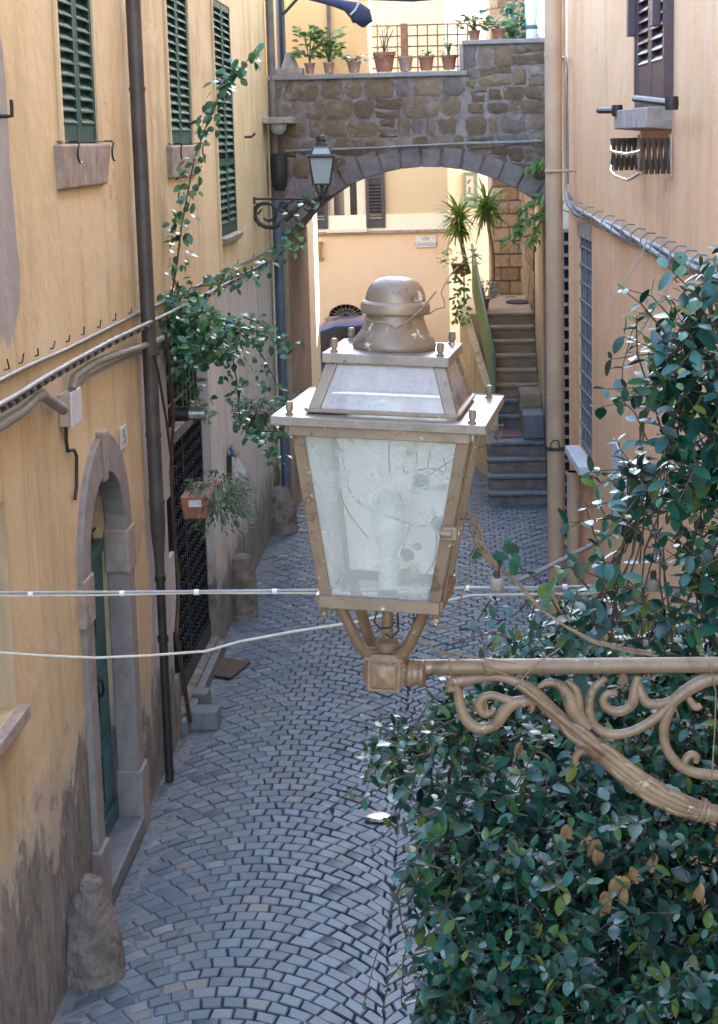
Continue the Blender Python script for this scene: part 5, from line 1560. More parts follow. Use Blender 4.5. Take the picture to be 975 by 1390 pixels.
# car parked in the cross street
def make_car():
    Yc = 29.75; xc = -1.2
    t = thing('parked_car', 'small navy car parked across the end of the alley, half hidden by the lantern', 'car', (xc, Yc, 0))
    prof_b = [(-1.42, .32), (-1.46, .6), (-1.40, .86), (-.9, .92), (.55, .90), (1.05, .84), (1.36, .70), (1.42, .45), (1.38, .26), (-1.36, .24)]
    m = MB()
    def loft(prof, ys, scale):
        n = len(prof); pts = []; fs = []
        for y, (s, dz) in zip(ys, scale):
            for x, z in prof: pts.append((xc + x * s, Yc + y, z + dz))
        for i in range(len(ys) - 1):
            for k in range(n):
                k2 = (k + 1) % n; fs.append((i * n + k, i * n + k2, (i + 1) * n + k2, (i + 1) * n + k))
        fs.append(tuple(range(n))); fs.append(tuple(range((len(ys) - 1) * n, len(ys) * n)))
        m.add(pts, fs)
    loft(prof_b, [-.78, -.74, -.5, .5, .74, .78], [(.96, 0), (.99, 0), (1, .02), (1, .02), (.99, 0), (.96, 0)])
    m.build('body', M['paint_car'], t, smooth=40, bevel=.03)
    m = MB()
    prof_c = [(-1.36, .88), (-1.02, 1.24), (-.7, 1.34), (-.1, 1.36), (.25, 1.30), (.80, .90)]
    loft(prof_c, [-.70, -.60, -.45, .45, .60, .70], [(1, -.02), (.97, .0), (.96, .02), (.96, .02), (.97, 0), (1, -.02)])
    m.build('roof', M['paint_car'], t, smooth=40, bevel=.02)
    win = [(-1.16, .93), (-.94, 1.19), (-.62, 1.28), (-.12, 1.29), (.20, 1.23), (.62, .93)]
    for y, s in ((-.715, -1), (.705, 1)):
        m = MB(); m.add([(xc + x, Yc + y, z) for x, z in win] + [(xc + x, Yc + y + .012, z) for x, z in win], [tuple(range(6)), tuple(range(6, 12))] + [(i, (i + 1) % 6, 6 + (i + 1) % 6, 6 + i) for i in range(6)])
        m.build('side_window', M['glass_dark'], t)
    for x in (-.90, .86):
        for y in (-.74, .62):
            m = MB(); m.lathe([(.20, 0), (.275, .01), (.285, .04), (.285, .10), (.275, .13), (.2, .14)], (xc + x, Yc + y - .04, .285), 24, 'Y'); wh = m.build('wheel', M['rubber'], t, smooth=40)
            m = MB(); m.lathe([(.19, -.012), (.2, .0), (.2, .02)], (xc + x, Yc + y - .04, .285), 24, 'Y')
            for k in range(7):
                a = 2 * PI * k / 7; m.tube([(xc + x, Yc + y - .058, .285), (xc + x + .18 * math.cos(a), Yc + y - .056, .285 + .18 * math.sin(a))], .02, 6)
            m.build('rim', M['alloy'], wh, smooth=40)
    for x0, nm, mt in ((1.30, 'headlight', 'chrome'), (-1.44, 'tail_light', 'mat_red')):
        for y in (-.66, .46):
            m = MB(); m.box((xc + x0, Yc + y, .62), (xc + x0 + .1, Yc + y + .2, .74)); m.build(nm, M[mt], t, bevel=.02)
make_car()

# yuccas, pots and mats around the stairs
def yucca(label, u_b, v_b, u_t, v_t, Y, head, bend):
    b = at(u_b, v_b, Y); tp = at(u_t, v_t, Y)
    t = thing('yucca', label, 'yucca', b, 'yuccas beside the stair landing')
    m = MB(); mid_ = b.lerp(tp, .5) + Vector((bend, 0, 0)); P = [b, b.lerp(mid_, .5) + Vector((bend * .4, 0, 0)), mid_, tp]
    m.tube(P, [.035, .032, .03, .026], 8); m.build('trunk', M['twig_pale'], t, smooth=60)
    m = MB()
    for k in range(130):
        a = RND.uniform(0, 2 * PI); e = RND.uniform(-1.1, 1.3)
        d = Vector((math.cos(a) * math.cos(e), math.sin(a) * math.cos(e), math.sin(e)))
        m.leaf(tp + Vector((0, 0, RND.uniform(-.18, .12))), d, (RND.uniform(-.3, .3), RND.uniform(-.3, .3), 1), head * RND.uniform(.7, 1.15), .035, droop=.35, fold=.3)
    m.build('foliage', M['leaf_bright'], t, recalc=False, smooth=60)
yucca('shorter yucca with a spiky head left of the stair railing', 637, 372, 623, 298, 25.17, .36, -.02)
yucca('taller bent yucca with a spiky head in front of the stone block house', 665, 405, 659, 278, 26.25, .42, .07)
# hanging pot on the railing
p = at(622, 372, 24.076)
hp = thing('hanging_pot', 'terracotta pot with trailing shoots hanging outside the stair railing', 'flower pot', p)
m = MB(); m.lathe([(.055, 0), (.085, .11), (.092, .115), (.092, .14), (.08, .14)], p, 18); m.build('pot', M['terracotta'], hp, smooth=40)
m = MB(); foliage(m, p + Vector((0, 0, .12)), .26, .2, 70, .09, .04)
for _ in range(90):
    m.leaf(p + Vector((RND.uniform(-.1, .14), RND.uniform(-.08, .05), RND.uniform(-.65, .1))), (RND.uniform(-1, 1), RND.uniform(-1, 0), RND.uniform(-1, .2)), (0, -1, .5), .08, .035)
m.build('foliage', M['leaf_bright'], hp, recalc=False, smooth=60)
m = MB(); P = [at(622, 362, 23.998), at(632, 352, 23.998), at(645, 346, 23.998), at(654, 352, 24.076)]; m.tube(P, .008, 6); m.build('hanger', M['iron'], hp)
def box_pot(label, u, v, wm, hm, Y, leafn, mat='terracotta', nm='planter', grp=None, L=.08, W=.02, dz=.12):
    p = at(u, v, Y)
    t = thing(nm, label, 'planter', p, grp)
    m = MB(); m.hexa([(p.x - wm * .45, p.y - .08, p.z), (p.x + wm * .45, p.y - .08, p.z), (p.x + wm * .45, p.y + .08, p.z), (p.x - wm * .45, p.y + .08, p.z)],
                     [(p.x - wm * .5, p.y - .1, p.z + hm), (p.x + wm * .5, p.y - .1, p.z + hm), (p.x + wm * .5, p.y + .1, p.z + hm), (p.x - wm * .5, p.y + .1, p.z + hm)])
    m.build('trough', M[mat], t, bevel=.01)
    m = MB(); foliage(m, p + Vector((0, 0, hm * .9)), wm * .5, dz, leafn, L, W); m.build('foliage', M['leaf_rose'], t, recalc=False, smooth=60)
    return t, p
box_pot('long terracotta trough with low herbs on the top stair landing', 684, 417, .34, .10, 26.7, 90, dz=.10)
potted('potted_plant', 'dark green potted shrub beside the railing at the top of the stairs', 658, 424, 14, 18, 24.7, '', 30, 'leaf_rose', .08, .03, 110, 'terracotta', None, 2.0)
p = at(705, 422, 25.773)
m = MB(); m.lathe([(.17, 0), (.17, .012)], (p.x - .02, 25.8, 1.926), 24, sy=1.9)
tag(m.build('doormat', M['mat_black'], smooth=40), 'black oval mat on the top landing of the stairs', 'doormat')
q = [ground(*p, z=.644) for p in ((670, 595), (719, 593), (715, 582), (674, 583))]
m = MB(); m.hexa([(p.x, p.y, .644) for p in q], [(p.x, p.y, .656) for p in q]); tag(m.build('doormat', M['mat_red'], bevel=.003), 'reddish mat on the lower stair landing', 'doormat')
# leafy sprigs over the right shoulder of the arch
sg = thing('creeper', 'bright green creeper sprigs hanging at the right shoulder of the arch beside the peach pipe', 'plant', at(715, 300, 20.294))
m = MB(); s = MB()
for (pts, n_l) in ((((738, 212), (728, 222), (720, 232)), 28), (((738, 262), (722, 276), (708, 288)), 34), (((738, 285), (730, 310), (722, 328)), 36), (((712, 300), (700, 310), (688, 330)), 26), (((738, 285), (715, 300), (708, 296)), 12)):
    P = [at(u, v, 20.294) for u, v in pts]; s.tube(P, .007, 5)
    for _ in range(n_l):
        i = RND.randrange(len(P) - 1); q = P[i].lerp(P[i + 1], RND.random()) + Vector((RND.uniform(-.05, .05), RND.uniform(-.05, .05), RND.uniform(-.06, .03)))
        m.leaf(q, (RND.uniform(-1, .4), RND.uniform(-1, .3), RND.uniform(-1.2, .1)), (RND.uniform(-.4, .4), -.8, .6), .10, .035)
s.build('stem', M['stem_green'], sg); m.build('foliage', M['leaf_bright'], sg, recalc=False, smooth=60)

# ================================================================== CLIMBING ROSE ON THE LEFT WALL
def lerp_path(P, t):
    x = t * (len(P) - 1); i = min(int(x), len(P) - 2)
    return P[i].lerp(P[i + 1], x - i)
rose = thing('climbing_rose', 'climbing rose on the cables of the left wall with one tall shoot', 'climbing plant', onX(236, 730, XL + .1))
st_, fl = MB(), MB()
def shoot(P, n, L, W, spread, r=.006, r1=.003):
    st_.tube(P, [r + (r1 - r) * i / (len(P) - 1) for i in range(len(P))], 5)
    for k in range(n):
        q = lerp_path(P, RND.random()) + Vector((RND.uniform(-1, 1), RND.uniform(-1, 1), RND.uniform(-1, 1))) * spread
        fl.leaf(q, (RND.uniform(-1, 1), RND.uniform(-1, .6), RND.uniform(-1, .5)), (RND.uniform(-.2, .9), RND.uniform(-.9, .2), RND.uniform(.2, 1.1)), L * RND.uniform(.65, 1.2), W * RND.uniform(.7, 1.15), droop=.3)
def LX(u, v, d): return onX(u, v, XL + d)
# main trunk rising beside the gate
TR = [LX(258, 980, .06), LX(240, 860, .09), LX(243, 790, .08), LX(238, 740, .08), LX(232, 640, .08), LX(236, 560, .12), LX(230, 500, .2), LX(225, 450, .25)]
st_.tube(TR, [.018, .016, .014, .013, .012, .012, .011, .01], 7)
st_.tube([LX(236, 650, .08), LX(226, 570, .12), LX(214, 500, .2), LX(208, 480, .25)], .009, 6)
YV = 12.8
def V(u, v, Y=YV): return at(u, v, Y)
shoot([V(228, 430), V(240, 360), V(246, 310), V(255, 262), V(264, 215), V(285, 158), V(304, 112), V(330, 90), V(352, 60)], 170, .072, .048, .075, .008, .003)
shoot([V(212, 412), V(202, 380), V(190, 345), V(172, 312), V(155, 288), V(143, 262)], 60, .068, .046, .06)
shoot([V(230, 420), V(260, 390), V(300, 385), V(345, 366), V(372, 350), V(396, 332)], 80, .06, .04, .09)
shoot([V(400, 340, 15.4), V(404, 318, 15.4), V(398, 290, 15.4), V(436, 262, 15.4)], 26, .07, .05, .09)
shoot([V(300, 440), V(330, 450), V(355, 480), V(375, 520), V(400, 560), V(425, 590)], 90, .06, .042, .10)
shoot([V(330, 430), V(355, 440), V(372, 460), V(404, 468)], 40, .06, .042, .07)
shoot([V(310, 450), V(322, 520), V(326, 570), V(350, 590), V(372, 615)], 90, .062, .045, .09)
shoot([V(350, 585), V(380, 586), V(408, 588), V(425, 595)], 30, .07, .04, .05)
shoot([V(262, 450), V(262, 500), V(270, 540), V(278, 575)], 52, .06, .042, .08)
shoot([V(245, 450), V(248, 520), V(254, 552)], 26, .055, .04, .08)
shoot([V(170, 470), V(160, 480), V(152, 500), V(146, 512)], 30, .055, .038, .06)
shoot([V(290, 400), V(310, 365), V(330, 372)], 20, .05, .03, .06)
# the dense knot
for k in range(92):
    u = RND.gauss(242, 56); v = 448 + (u - 248) * .10 + RND.gauss(0, 24)
    if u < 150 or u > 385: continue
    P = [V(u, v, YV + RND.uniform(-.7, .6)), V(u + RND.uniform(-24, 24), v + RND.uniform(-18, 16), YV + RND.uniform(-.7, .6))]
    shoot(P, 11, .068, .048, .06, .004, .002)
for k in range(22):
    u = RND.uniform(165, 245); v = 478 - (u - 165) * .3 + RND.gauss(0, 10)
    shoot([V(u, v), V(u + 12, v + RND.uniform(-8, 10))], 9, .055, .038, .06, .004, .002)
st_.build('stem', M['twig'], rose, smooth=60); fl.build('foliage', M['leaf_rose'], rose, recalc=False, smooth=70)
# hanging basket plant and planter on the gate
def tuft(name, label, u, v, Y, rx, rz, n, drop):
    p = at(u, v, Y)
    t = thing(name, label, 'hanging plant', p)
    m = MB()
    for _ in range(n):
        a = RND.uniform(0, 2 * PI); q = RND.random() ** .5
        pos = p + Vector((math.cos(a) * rx * q, math.sin(a) * rx * q * .7, RND.uniform(-drop, rz) * (1 - q * .4)))
        m.leaf(pos, (math.cos(a), math.sin(a), RND.uniform(-.8, .8)), (RND.uniform(-.5, .5), -.5, 1), RND.uniform(.03, .07), .014, droop=.5)
    m.build('foliage', M['leaf_grey'], t, recalc=False, smooth=60)
    return t, p
t, p = tuft('hanging_plant', 'feathery grey green plant in a basket hanging under the rose by the arch', 350, 556, 13.5, .17, .13, 420, .20)
m = MB(); m.lathe([(.03, -.16), (.07, -.1), (.09, -.02)], p, 14); m.build('basket', M['wood'], t, smooth=50)
pg = onX(272, 699, XL + .30)
t = thing('planter', 'terracotta trough with a white label and a spilling grey green bush on the iron gate', 'planter', pg)
m = MB(); m.hexa([(pg.x - .09, pg.y - .14, pg.z), (pg.x + .07, pg.y - .14, pg.z), (pg.x + .07, pg.y + .36, pg.z), (pg.x - .09, pg.y + .36, pg.z)],
                 [(pg.x - .11, pg.y - .17, pg.z + .16), (pg.x + .09, pg.y - .17, pg.z + .16), (pg.x + .09, pg.y + .39, pg.z + .16), (pg.x - .11, pg.y + .39, pg.z + .16)])
m.build('trough', M['terracotta'], t, bevel=.01)
m = MB(); m.box((pg.x - .05, pg.y - .172, pg.z + .09), (pg.x + .035, pg.y - .165, pg.z + .135)); m.build('label_plate', M['white_stone'], t)
m = MB()
for _ in range(900):
    a = RND.uniform(0, 2 * PI); q = RND.random() ** .5
    pos = pg + Vector((.12 + math.cos(a) * .20 * q, .14 + math.sin(a) * .36 * q, .16 + RND.uniform(-.28, .10) * (.3 + q * .7)))
    if pos.x < XL + .05: continue
    m.leaf(pos, (math.cos(a), math.sin(a), RND.uniform(-.9, .7)), (RND.uniform(-.5, .5), -.5, 1), RND.uniform(.03, .075), .014, droop=.5)
m.build('foliage', M['leaf_grey'], t, recalc=False, smooth=60)

# ================================================================== CABLES ACROSS THE ALLEY
YC = 4.32
def span(name, label, pts, r, mat, Y=YC):
    P = []
    for i in range(len(pts) - 1):
        for j in range(5):
            t = j / 5
            P.append(at(pts[i][0] * (1 - t) + pts[i + 1][0] * t, pts[i][1] * (1 - t) + pts[i + 1][1] * t, Y))
    P.append(at(*pts[-1], Y))
    m = MB(); m.tube(P, r, 8)
    return tag(m.build(name, M[mat], smooth=60), label, 'cable')
span('cable', 'grey upper cable of the pair strung level across the alley', [(-500, 808), (0, 804.5), (200, 803.5), (400, 801.5), (600, 799), (800, 797), (975, 797), (1080, 797)], .0037, 'conduit')
span('cable', 'pale lower cable of the pair strung level across the alley', [(-500, 813), (0, 809), (130, 808), (260, 805), (400, 805), (520, 806), (640, 797), (720, 800), (800, 795), (900, 802), (1080, 803)], .0029, 'cable_white')
span('cable', 'single pale cable sagging lower across the alley and passing behind the lantern', [(-500, 862), (0, 886), (60, 890), (130, 893), (200, 890), (280, 884), (325, 871), (400, 857), (480, 845), (560, 826), (640, 808), (800, 806), (1080, 790)], .0034, 'cable_white')
for u, v in ((42, 806.5), (166, 805.5), (267, 804), (373, 803), (634, 798.5), (767, 797)):
    p = at(u, v, YC); m = MB(); m.tube([p - Vector((.006, 0, 0)), p + Vector((.006, 0, 0))], .0072, 10)
    tag(m.build('cable_clip', M['plastic_white'], smooth=40), 'small pale clip joining the pair of cables strung across the alley', 'clip', 'clips on the cable pair')
for (u, v, lab) in ((675, 792, 'brown porcelain insulator on the cable pair nearest the lantern'), (824, 792, 'pale insulator with a rusty bolt on the cables before the peach wall'), (887, 793, 'pale insulator with a rusty bolt, rightmost on the cables')):
    p = at(u, v, YC - .03)
    t = thing('insulator', lab, 'insulator', p, 'insulators on the cables')
    m = MB(); m.lathe([(.013, -.016), (.016, -.008), (.017, .006), (.013, .012), (.010, .014)], p, 16); m.build('body', M['stone_sill'], t, smooth=50)
    m = MB(); m.lathe([(.0075, .0145), (.0075, .03), (.0055, .034)], p, 10); m.build('bolt', M['rust'], t, smooth=40)
span('cable', 'brown conduit slanting up through the jasmine on the right', [(700, 790), (722, 781), (760, 762), (800, 742), (840, 715), (880, 688), (905, 672), (930, 655), (975, 632), (1060, 590)], .006, 'pole_brown', 4.44)
for (u, v, lab) in ((860, 700, 'lowest'), (925, 660, 'middle'), (966, 640, 'topmost')):
    p, q = at(u - 9, v + 6, 4.44), at(u + 9, v - 6, 4.44); m = MB(); m.tube([p, q], .0095, 10)
    tag(m.build('conduit_sleeve', M['box_beige'], smooth=40), 'pale sleeve on the brown conduit among the jasmine, ' + lab + ' of three', 'sleeve')

# ================================================================== STAR JASMINE
jas = thing('jasmine', 'star jasmine hedge of glossy dark leaves filling the lower right under the lantern bracket', 'jasmine', (.45, 4.5, 0))
js, jl = MB(), MB()
def in_poly(x, y, P):
    c = False; n = len(P); j = n - 1
    for i in range(n):
        if (P[i][1] > y) != (P[j][1] > y) and x < (P[j][0] - P[i][0]) * (y - P[i][1]) / (P[j][1] - P[i][1]) + P[i][0]: c = not c
        j = i
    return c
def jshoot(mbs, mbl, P, step, L, W, r=.0022):
    mbs.tube(P, [r, r * .5] if len(P) == 2 else [r * (1 - .5 * i / (len(P) - 1)) for i in range(len(P))], 4)
    tot = sum((P[i + 1] - P[i]).length for i in range(len(P) - 1))
    n = max(2, int(tot / step))
    az = RND.uniform(0, PI)
    for k in range(n + 1):
        t = k / n
        q = lerp_path(P, min(t, .999))
        ax = (P[-1] - P[0]).normalized()
        az += PI / 2 * .9
        s1 = ax.orthogonal().normalized(); s2 = ax.cross(s1)
        sd = s1 * math.cos(az) + s2 * math.sin(az)
        for sg in (-1, 1):
            d = (sd * sg + ax * RND.uniform(.1, .7) + Vector((0, 0, -.15)))
            nr = Vector((RND.uniform(-.4, .4), RND.uniform(-.6, .4), 1.0))
            sc = RND.uniform(.45, 1.15) * (1 - .35 * t)
            mbl.leaf(q, d, nr, L * sc, W * sc * RND.uniform(.85, 1.15), droop=RND.uniform(.0, .25), fold=RND.uniform(.08, .28))
POLY = [(500, 1012), (540, 985), (585, 965), (610, 950), (640, 925), (652, 900), (690, 872), (740, 856), (800, 850), (870, 858), (1100, 850), (1140, 1480), (540, 1480), (548, 1395), (556, 1330), (575, 1265), (562, 1200), (545, 1160), (562, 1110), (540, 1060)]
def jdepth(v): return 5.33 - (max(min(v, 1480), 840) - 840) / 640 * 1.35
cnt = 0
while cnt < 1500:
    u = RND.uniform(490, 1140); v = RND.uniform(845, 1480)
    if not in_poly(u, v, POLY): continue
    lay = RND.random() ** 1.3
    Y = jdepth(v) + lay * .58 + .15 * math.sin(u * .034 + v * .012) * math.sin(v * .03 - u * .008) + .07 * math.sin(v * .055 + u * .021)
    p = at(u, v, Y)
    d = Vector((RND.uniform(-1, .5) if u > 660 else RND.uniform(-.35, .7), RND.uniform(-1, .1), RND.uniform(-.55, .75))).normalized()
    Ls = RND.uniform(.10, .26) * (1 if u > 660 else .7)
    mid_ = p + d * Ls * .5 + Vector((0, 0, -.0))
    end = p + d * Ls + Vector((0, 0, -.05 * RND.random()))
    jshoot(js, jl, [p, mid_, end], .040, .066, .034)
    cnt += 1
# woody core of the hedge
for k in range(120):
    u = RND.uniform(560, 1100); v = RND.uniform(900, 1480)
    if not in_poly(u, v, POLY): continue
    p = at(u, v, jdepth(v) + RND.uniform(.35, .8))
    q = Vector((p.x + RND.uniform(-.1, .35), p.y + RND.uniform(.1, .4), p.z - RND.uniform(.2, .5)))
    js.tube([p, p.lerp(q, .5) + Vector((RND.uniform(-.06, .06), 0, 0)), q], [.004, .006, .009], 5)
for k in range(9):
    x, y = RND.uniform(.3, .78), RND.uniform(4.1, 4.95)
    js.tube([(x, y + .3, -.02), (x + RND.uniform(-.1, .1), y + .3, .6), (x + RND.uniform(-.2, .1), y + .3, 1.2), (x + RND.uniform(-.3, .1), y + .3, 1.7)], [.03, .025, .018, .01], 7)
# loose runners reaching left over the street
def run(pts, Y, step=.04, L=.042, W=.02, r=.0028, mbs=None, mbl=None):
    P = [at(u, v, Y + RND.uniform(-.03, .03)) for u, v in pts]
    jshoot(mbs or js, mbl or jl, P, step, L, W, r)
run([(640, 965), (600, 985), (560, 1012), (520, 1040), (478, 1072), (450, 1095)], 4.553)
run([(560, 1050), (530, 1060), (505, 1078), (480, 1095)], 4.553)
run([(600, 1000), (560, 985), (530, 985), (500, 990)], 4.63)
run([(575, 1140), (555, 1170), (540, 1210), (510, 1300), (495, 1360)], 4.321, .07, .03, .016)
run([(590, 1230), (560, 1260), (548, 1300), (545, 1360)], 4.244)
run([(600, 1180), (570, 1170), (545, 1200), (530, 1240)], 4.321)
run([(560, 1300), (545, 1250), (538, 1200)], 4.321, .06)
for k in range(60):
    u = RND.uniform(630, 980); v = RND.uniform(812, 880)
    run([(u, v), (u + RND.uniform(-30, 30), v + RND.uniform(-30, 6))], RND.uniform(5.0, 5.5), .036, .048, .025)
run([(700, 870), (670, 858), (640, 866), (610, 875)], 4.63)
run([(600, 1100), (565, 1110), (530, 1125), (505, 1150)], 4.4, .05, .044, .022)
run([(590, 1020), (552, 1030), (520, 1026), (498, 1018)], 4.6, .045, .046, .023)
run([(585, 1290), (552, 1300), (528, 1330), (520, 1370)], 4.3, .05, .046, .022)
run([(612, 975), (585, 978), (560, 992), (545, 1005)], 4.7, .04, .046, .023)
for k in range(44):
    u = RND.uniform(530, 640); v = 1000 + (640 - u) * RND.uniform(-.3, .5)
    run([(u, v), (u - RND.uniform(15, 50), v + RND.uniform(-12, 22))], jdepth(v) - .1, .036, .045, .021)
js.build('stem', M['twig'], jas, smooth=60)
jl.build('foliage', M['leaf_jasmine'], jas, recalc=False, smooth=75)
dl = MB()
for (u, v) in ((808, 1140), (812, 1150), (824, 1212), (822, 1222), (852, 1205), (846, 1190), (705, 1010), (835, 1190), (800, 1132), (858, 1178), (950, 1200), (652, 946), (770, 1120), (890, 1160)):
    for j in range(3):
        dl.leaf(at(u + RND.uniform(-4, 4), v + RND.uniform(-4, 4), jdepth(v) - .10), (RND.uniform(-.5, .5), -.3, -1), (RND.uniform(-.5, .5), -1, .3), .045, .022, droop=.5)
dl.build('dry_leaves', M['leaf_dry'], jas, recalc=False, smooth=70)

# second plant: the twining climber on wires at the right edge
jc = thing('climbing_jasmine', 'jasmine climbing wires up the right edge in front of the peach wall', 'jasmine', (.62, 4.3, 2.6))
cs, cl_ = MB(), MB()
POLY2 = [(975, 362), (950, 395), (915, 425), (893, 455), (900, 520), (880, 560), (868, 610), (878, 650), (838, 690), (828, 740), (805, 790), (770, 820), (775, 860), (1040, 860), (1060, 380)]
HOLES = [[(905, 700), (975, 690), (975, 790), (915, 800), (890, 760)], [(838, 770), (880, 750), (890, 830), (845, 835)]]
n_ = 0
while n_ < 300:
    u = RND.uniform(765, 1055); v = RND.uniform(365, 860)
    if not in_poly(u, v, POLY2): continue
    if any(in_poly(u, v, h) for h in HOLES) and RND.random() < .85: continue
    if RND.random() > min(1, .35 + (u - 800) / 220): continue
    p = at(u, v, RND.uniform(4.02, 4.44))
    d = Vector((RND.uniform(-1, .4), RND.uniform(-.7, .3), RND.uniform(-.6, .9))).normalized()
    L_ = RND.uniform(.06, .17)
    jshoot(cs, cl_, [p, p + d * L_ * .5, p + d * L_], .044, .064, .036)
    n_ += 1
for pts in ([(905, 455), (885, 430), (870, 412), (845, 393)], [(910, 430), (885, 402), (848, 392)], [(880, 600), (862, 560), (846, 545), (845, 500), (858, 450), (875, 425), (905, 405)],
            [(900, 590), (885, 540), (865, 480), (864, 430), (880, 420)], [(845, 700), (830, 680), (800, 690), (790, 675)], [(820, 760), (805, 720), (796, 690)], [(800, 800), (775, 770), (760, 772)], [(770, 850), (735, 790), (705, 770), (700, 752)],
            [(860, 650), (835, 650), (815, 655)], [(925, 420), (930, 395), (915, 378)], [(880, 520), (860, 538), (838, 540)]):
    run(pts, 4.17, .052, .052, .029, .0025, cs, cl_)
for pts in ([(870, 880), (880, 760), (900, 640), (930, 520), (955, 420), (985, 350)], [(905, 880), (900, 760), (880, 690), (870, 600), (900, 500), (940, 430)], [(820, 880), (850, 790), (880, 700), (910, 600), (950, 480), (1000, 400)],
            [(840, 860), (830, 780), (850, 720), (890, 660)], [(975, 640), (930, 580), (900, 520), (885, 480)], [(975, 900), (940, 780), (960, 640), (985, 520)], [(800, 850), (815, 800), (840, 760), (860, 720)]):
    for j in range(3):
        P = [at(u + RND.uniform(-9, 9), v + RND.uniform(-6, 6), 4.244 + RND.uniform(-.08, .08)) for u, v in pts]
        Q = [lerp_path(P, i / 14) + Vector((.008 * math.sin(i * 1.7 + j), .008 * math.cos(i * 1.7 + j), 0)) for i in range(14)] + [P[-1]]
        cs.tube(Q, .0021, 5)
cs.build('stem', M['twig'], jc, smooth=60); cl_.build('foliage', M['leaf_jasmine'], jc, recalc=False, smooth=75)
# support wires
m = MB()
for pts in ([(975, 385), (930, 350), (870, 450), (850, 480)], [(880, 320), (870, 350), (830, 410)], [(1000, 420), (960, 390), (975, 375)]):
    m.tube([at(u, v, 4.244) for u, v in pts], .0018, 5)
tag(m.build('training_wire', M['conduit']), 'thin grey wires on which the jasmine climbs at the right edge', 'wire')

# dry twigs twining round the lantern and its arm
tw = thing('dry_vine', 'dry brown vine stems twisted from the lantern corner down to the jasmine', 'vine', at(700, 780, 3.318))
m = MB()
base = [(640, 700), (648, 728), (656, 752), (672, 768), (690, 780), (710, 800), (735, 828), (770, 852), (810, 872), (860, 884), (900, 890)]
for j in range(6):
    P = []
    for i in range(len(base) - 1):
        for k in range(4):
            t = k / 4; u = base[i][0] * (1 - t) + base[i + 1][0] * t; v = base[i][1] * (1 - t) + base[i + 1][1] * t
            ph = (i * 4 + k) * .55 + j * 1.3
            a = 5 + (2.5 if i < 3 else 0)
            P.append(at(u + a * math.cos(ph), v + a * .7 * math.sin(ph * 1.1), 3.24 + .14 * (i / 10) + .01 * math.sin(ph)))
    m.tube(P, .0016, 6)
for pts in ([(648, 740), (640, 755), (634, 790), (622, 822), (605, 850), (588, 858), (578, 855)], [(590, 880), (620, 895), (660, 903), (690, 918)], [(560, 870), (600, 884), (640, 892), (700, 900)], [(655, 900), (660, 918), (656, 930)], [(610, 895), (612, 925), (608, 940)],
            [(700, 935), (712, 918), (730, 900), (760, 880)], [(966, 1060), (970, 1000), (972, 940), (964, 900)]):
    P = [at(u, v, 3.21) for u, v in pts]; m.tube(P, .0014, 6)
m.build('stem', M['twig_pale'], tw, smooth=60)
m = MB()
for (u, v) in ((668, 755), (700, 780), (705, 750), (690, 752), (640, 758), (700, 772), (676, 772), (735, 812)):
    m.leaf(at(u, v, 3.28), (RND.uniform(-1, 1), -.4, RND.uniform(-.5, 1)), (0, -1, .7), .034, .02)
m.build('foliage', M['leaf_jasmine'], tw, recalc=False, smooth=70)
# wire round the dome
wr = MB()
P = [(496, 432), (505, 437), (520, 438), (530, 441), (537, 446), (552, 438), (572, 420), (592, 396)]
wr.tube([at(u, v, 3.165 + .05 * (abs(u - 535) / 60) ** 2) for u, v in P], .0016, 6)
wr.tube([at(582, 427, 3.241), at(592, 420, 3.241), at(604, 417, 3.241), at(603, 408, 3.241), at(599, 398, 3.241), at(603, 388, 3.241), at(612, 372, 3.256), at(622, 362, 3.28)], .0013, 6)
tag(wr.build('wire', M['twig_pale'], smooth=60), 'thin loose wire looped round the neck of the near lantern dome', 'wire')
for pts, r_, lab in (([(672, 580, 3.14), (683, 576, 3.12), (680, 588, 3.12), (676, 598, 3.14)], .0014, 'pale loose wire end curling at the right corner of the lantern eaves'),
                     ([(650, 608, 3.16), (664, 604, 3.12), (670, 594, 3.12), (662, 585, 3.14)], .0014, 'short bent wire just beneath the right corner of the lantern eaves'),
                     ([(512, 830, 3.16), (508, 844, 3.16), (516, 853, 3.18), (530, 852, 3.20), (536, 844, 3.2)], .0018, 'dark wire loop hanging under the lantern left of its stem'),
                     ([(523, 860, 3.19), (532, 866, 3.19), (541, 856, 3.19), (540, 832, 3.19)], .0022, 'dark wire wound round the lantern stem above the cast box')):
    wr = MB(); wr.tube([at(*p) for p in pts], r_, 6)
    tag(wr.build('wire', M['twig_pale'] if r_ < .0015 else M['cable_dark'], smooth=60), lab, 'wire')
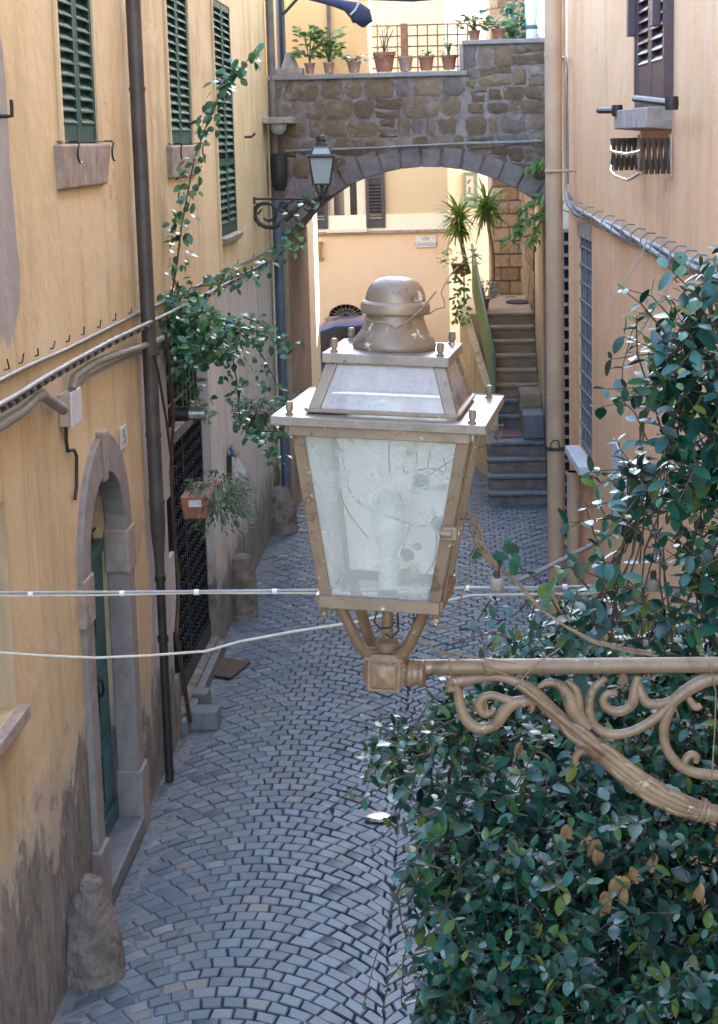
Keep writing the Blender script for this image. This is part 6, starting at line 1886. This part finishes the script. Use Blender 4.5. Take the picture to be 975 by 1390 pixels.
# tendrils that have grown inside the lantern
def pane_y(v): return 3.24 - (.1575 - .0505 * (v - 580) / 249) + .019
def catmull(P, n=6):
    Q = []
    for i in range(len(P) - 1):
        p0, p1, p2, p3 = P[max(i - 1, 0)], P[i], P[i + 1], P[min(i + 2, len(P) - 1)]
        for k in range(n):
            t = k / n
            Q.append(0.5 * ((2 * p1) + (-p0 + p2) * t + (2 * p0 - 5 * p1 + 4 * p2 - p3) * t * t + (-p0 + 3 * p1 - 3 * p2 + p3) * t ** 3))
    return Q + [P[-1]]
td = thing('tendrils', 'vine tendrils with a few yellowed leaves grown inside the near lantern', 'vine', at(560, 700, 3.241))
m = MB()
for pts in ([(430, 592), (455, 596), (470, 640), (476, 670), (500, 690), (540, 705), (570, 714), (610, 706), (640, 704)], [(470, 590), (480, 604), (468, 612), (455, 606)], [(560, 585), (566, 620), (562, 660), (560, 700), (548, 740), (542, 760)],
            [(640, 595), (620, 620), (590, 640), (570, 655), (560, 668)], [(590, 590), (580, 640), (586, 680), (592, 720), (590, 760), (570, 790)], [(600, 640), (580, 636), (548, 640), (560, 610), (575, 590)], [(560, 660), (580, 664), (610, 658), (636, 648)], [(460, 668), (476, 700), (500, 730)],
            [(530, 590), (528, 620), (530, 650)], [(620, 590), (600, 612), (606, 636), (590, 650)]):
    P = [at(u, v, pane_y(v) + RND.uniform(.003, .02)) for u, v in pts]
    Q = catmull(P)
    m.tube(Q, .0013, 5)
m.build('stem', M['twig'], td, smooth=60)
m = MB()
for (u, v, s_) in ((560, 652, .034), (590, 700, .030), (546, 746, .028), (540, 776, .03), (552, 620, .02), (536, 690, .02), (574, 744, .02), (548, 762, .022), (602, 656, .016), (552, 780, .03)):
    m.leaf(at(u, v, pane_y(v) + .01), (RND.uniform(-1, 1), -.1, RND.uniform(-.6, .6)), (0, -1, .2), s_, s_ * .7, r=RND.uniform(.85, 1.0))
m.build('foliage', M['leaf_jasmine'], td, recalc=False, smooth=70)
# a crumpled foil wrapper on the cobbles
p = ground(512, 1112); m = MB(); 
m.lathe([(.06, .0), (.085, .012), (.07, .03), (.03, .04)], p, 9, jit=.35, sx=1.1)
tag(m.build('wrapper', M['chrome'], smooth=25), 'crumpled shiny wrapper lying on the cobbles left of the jasmine', 'litter')
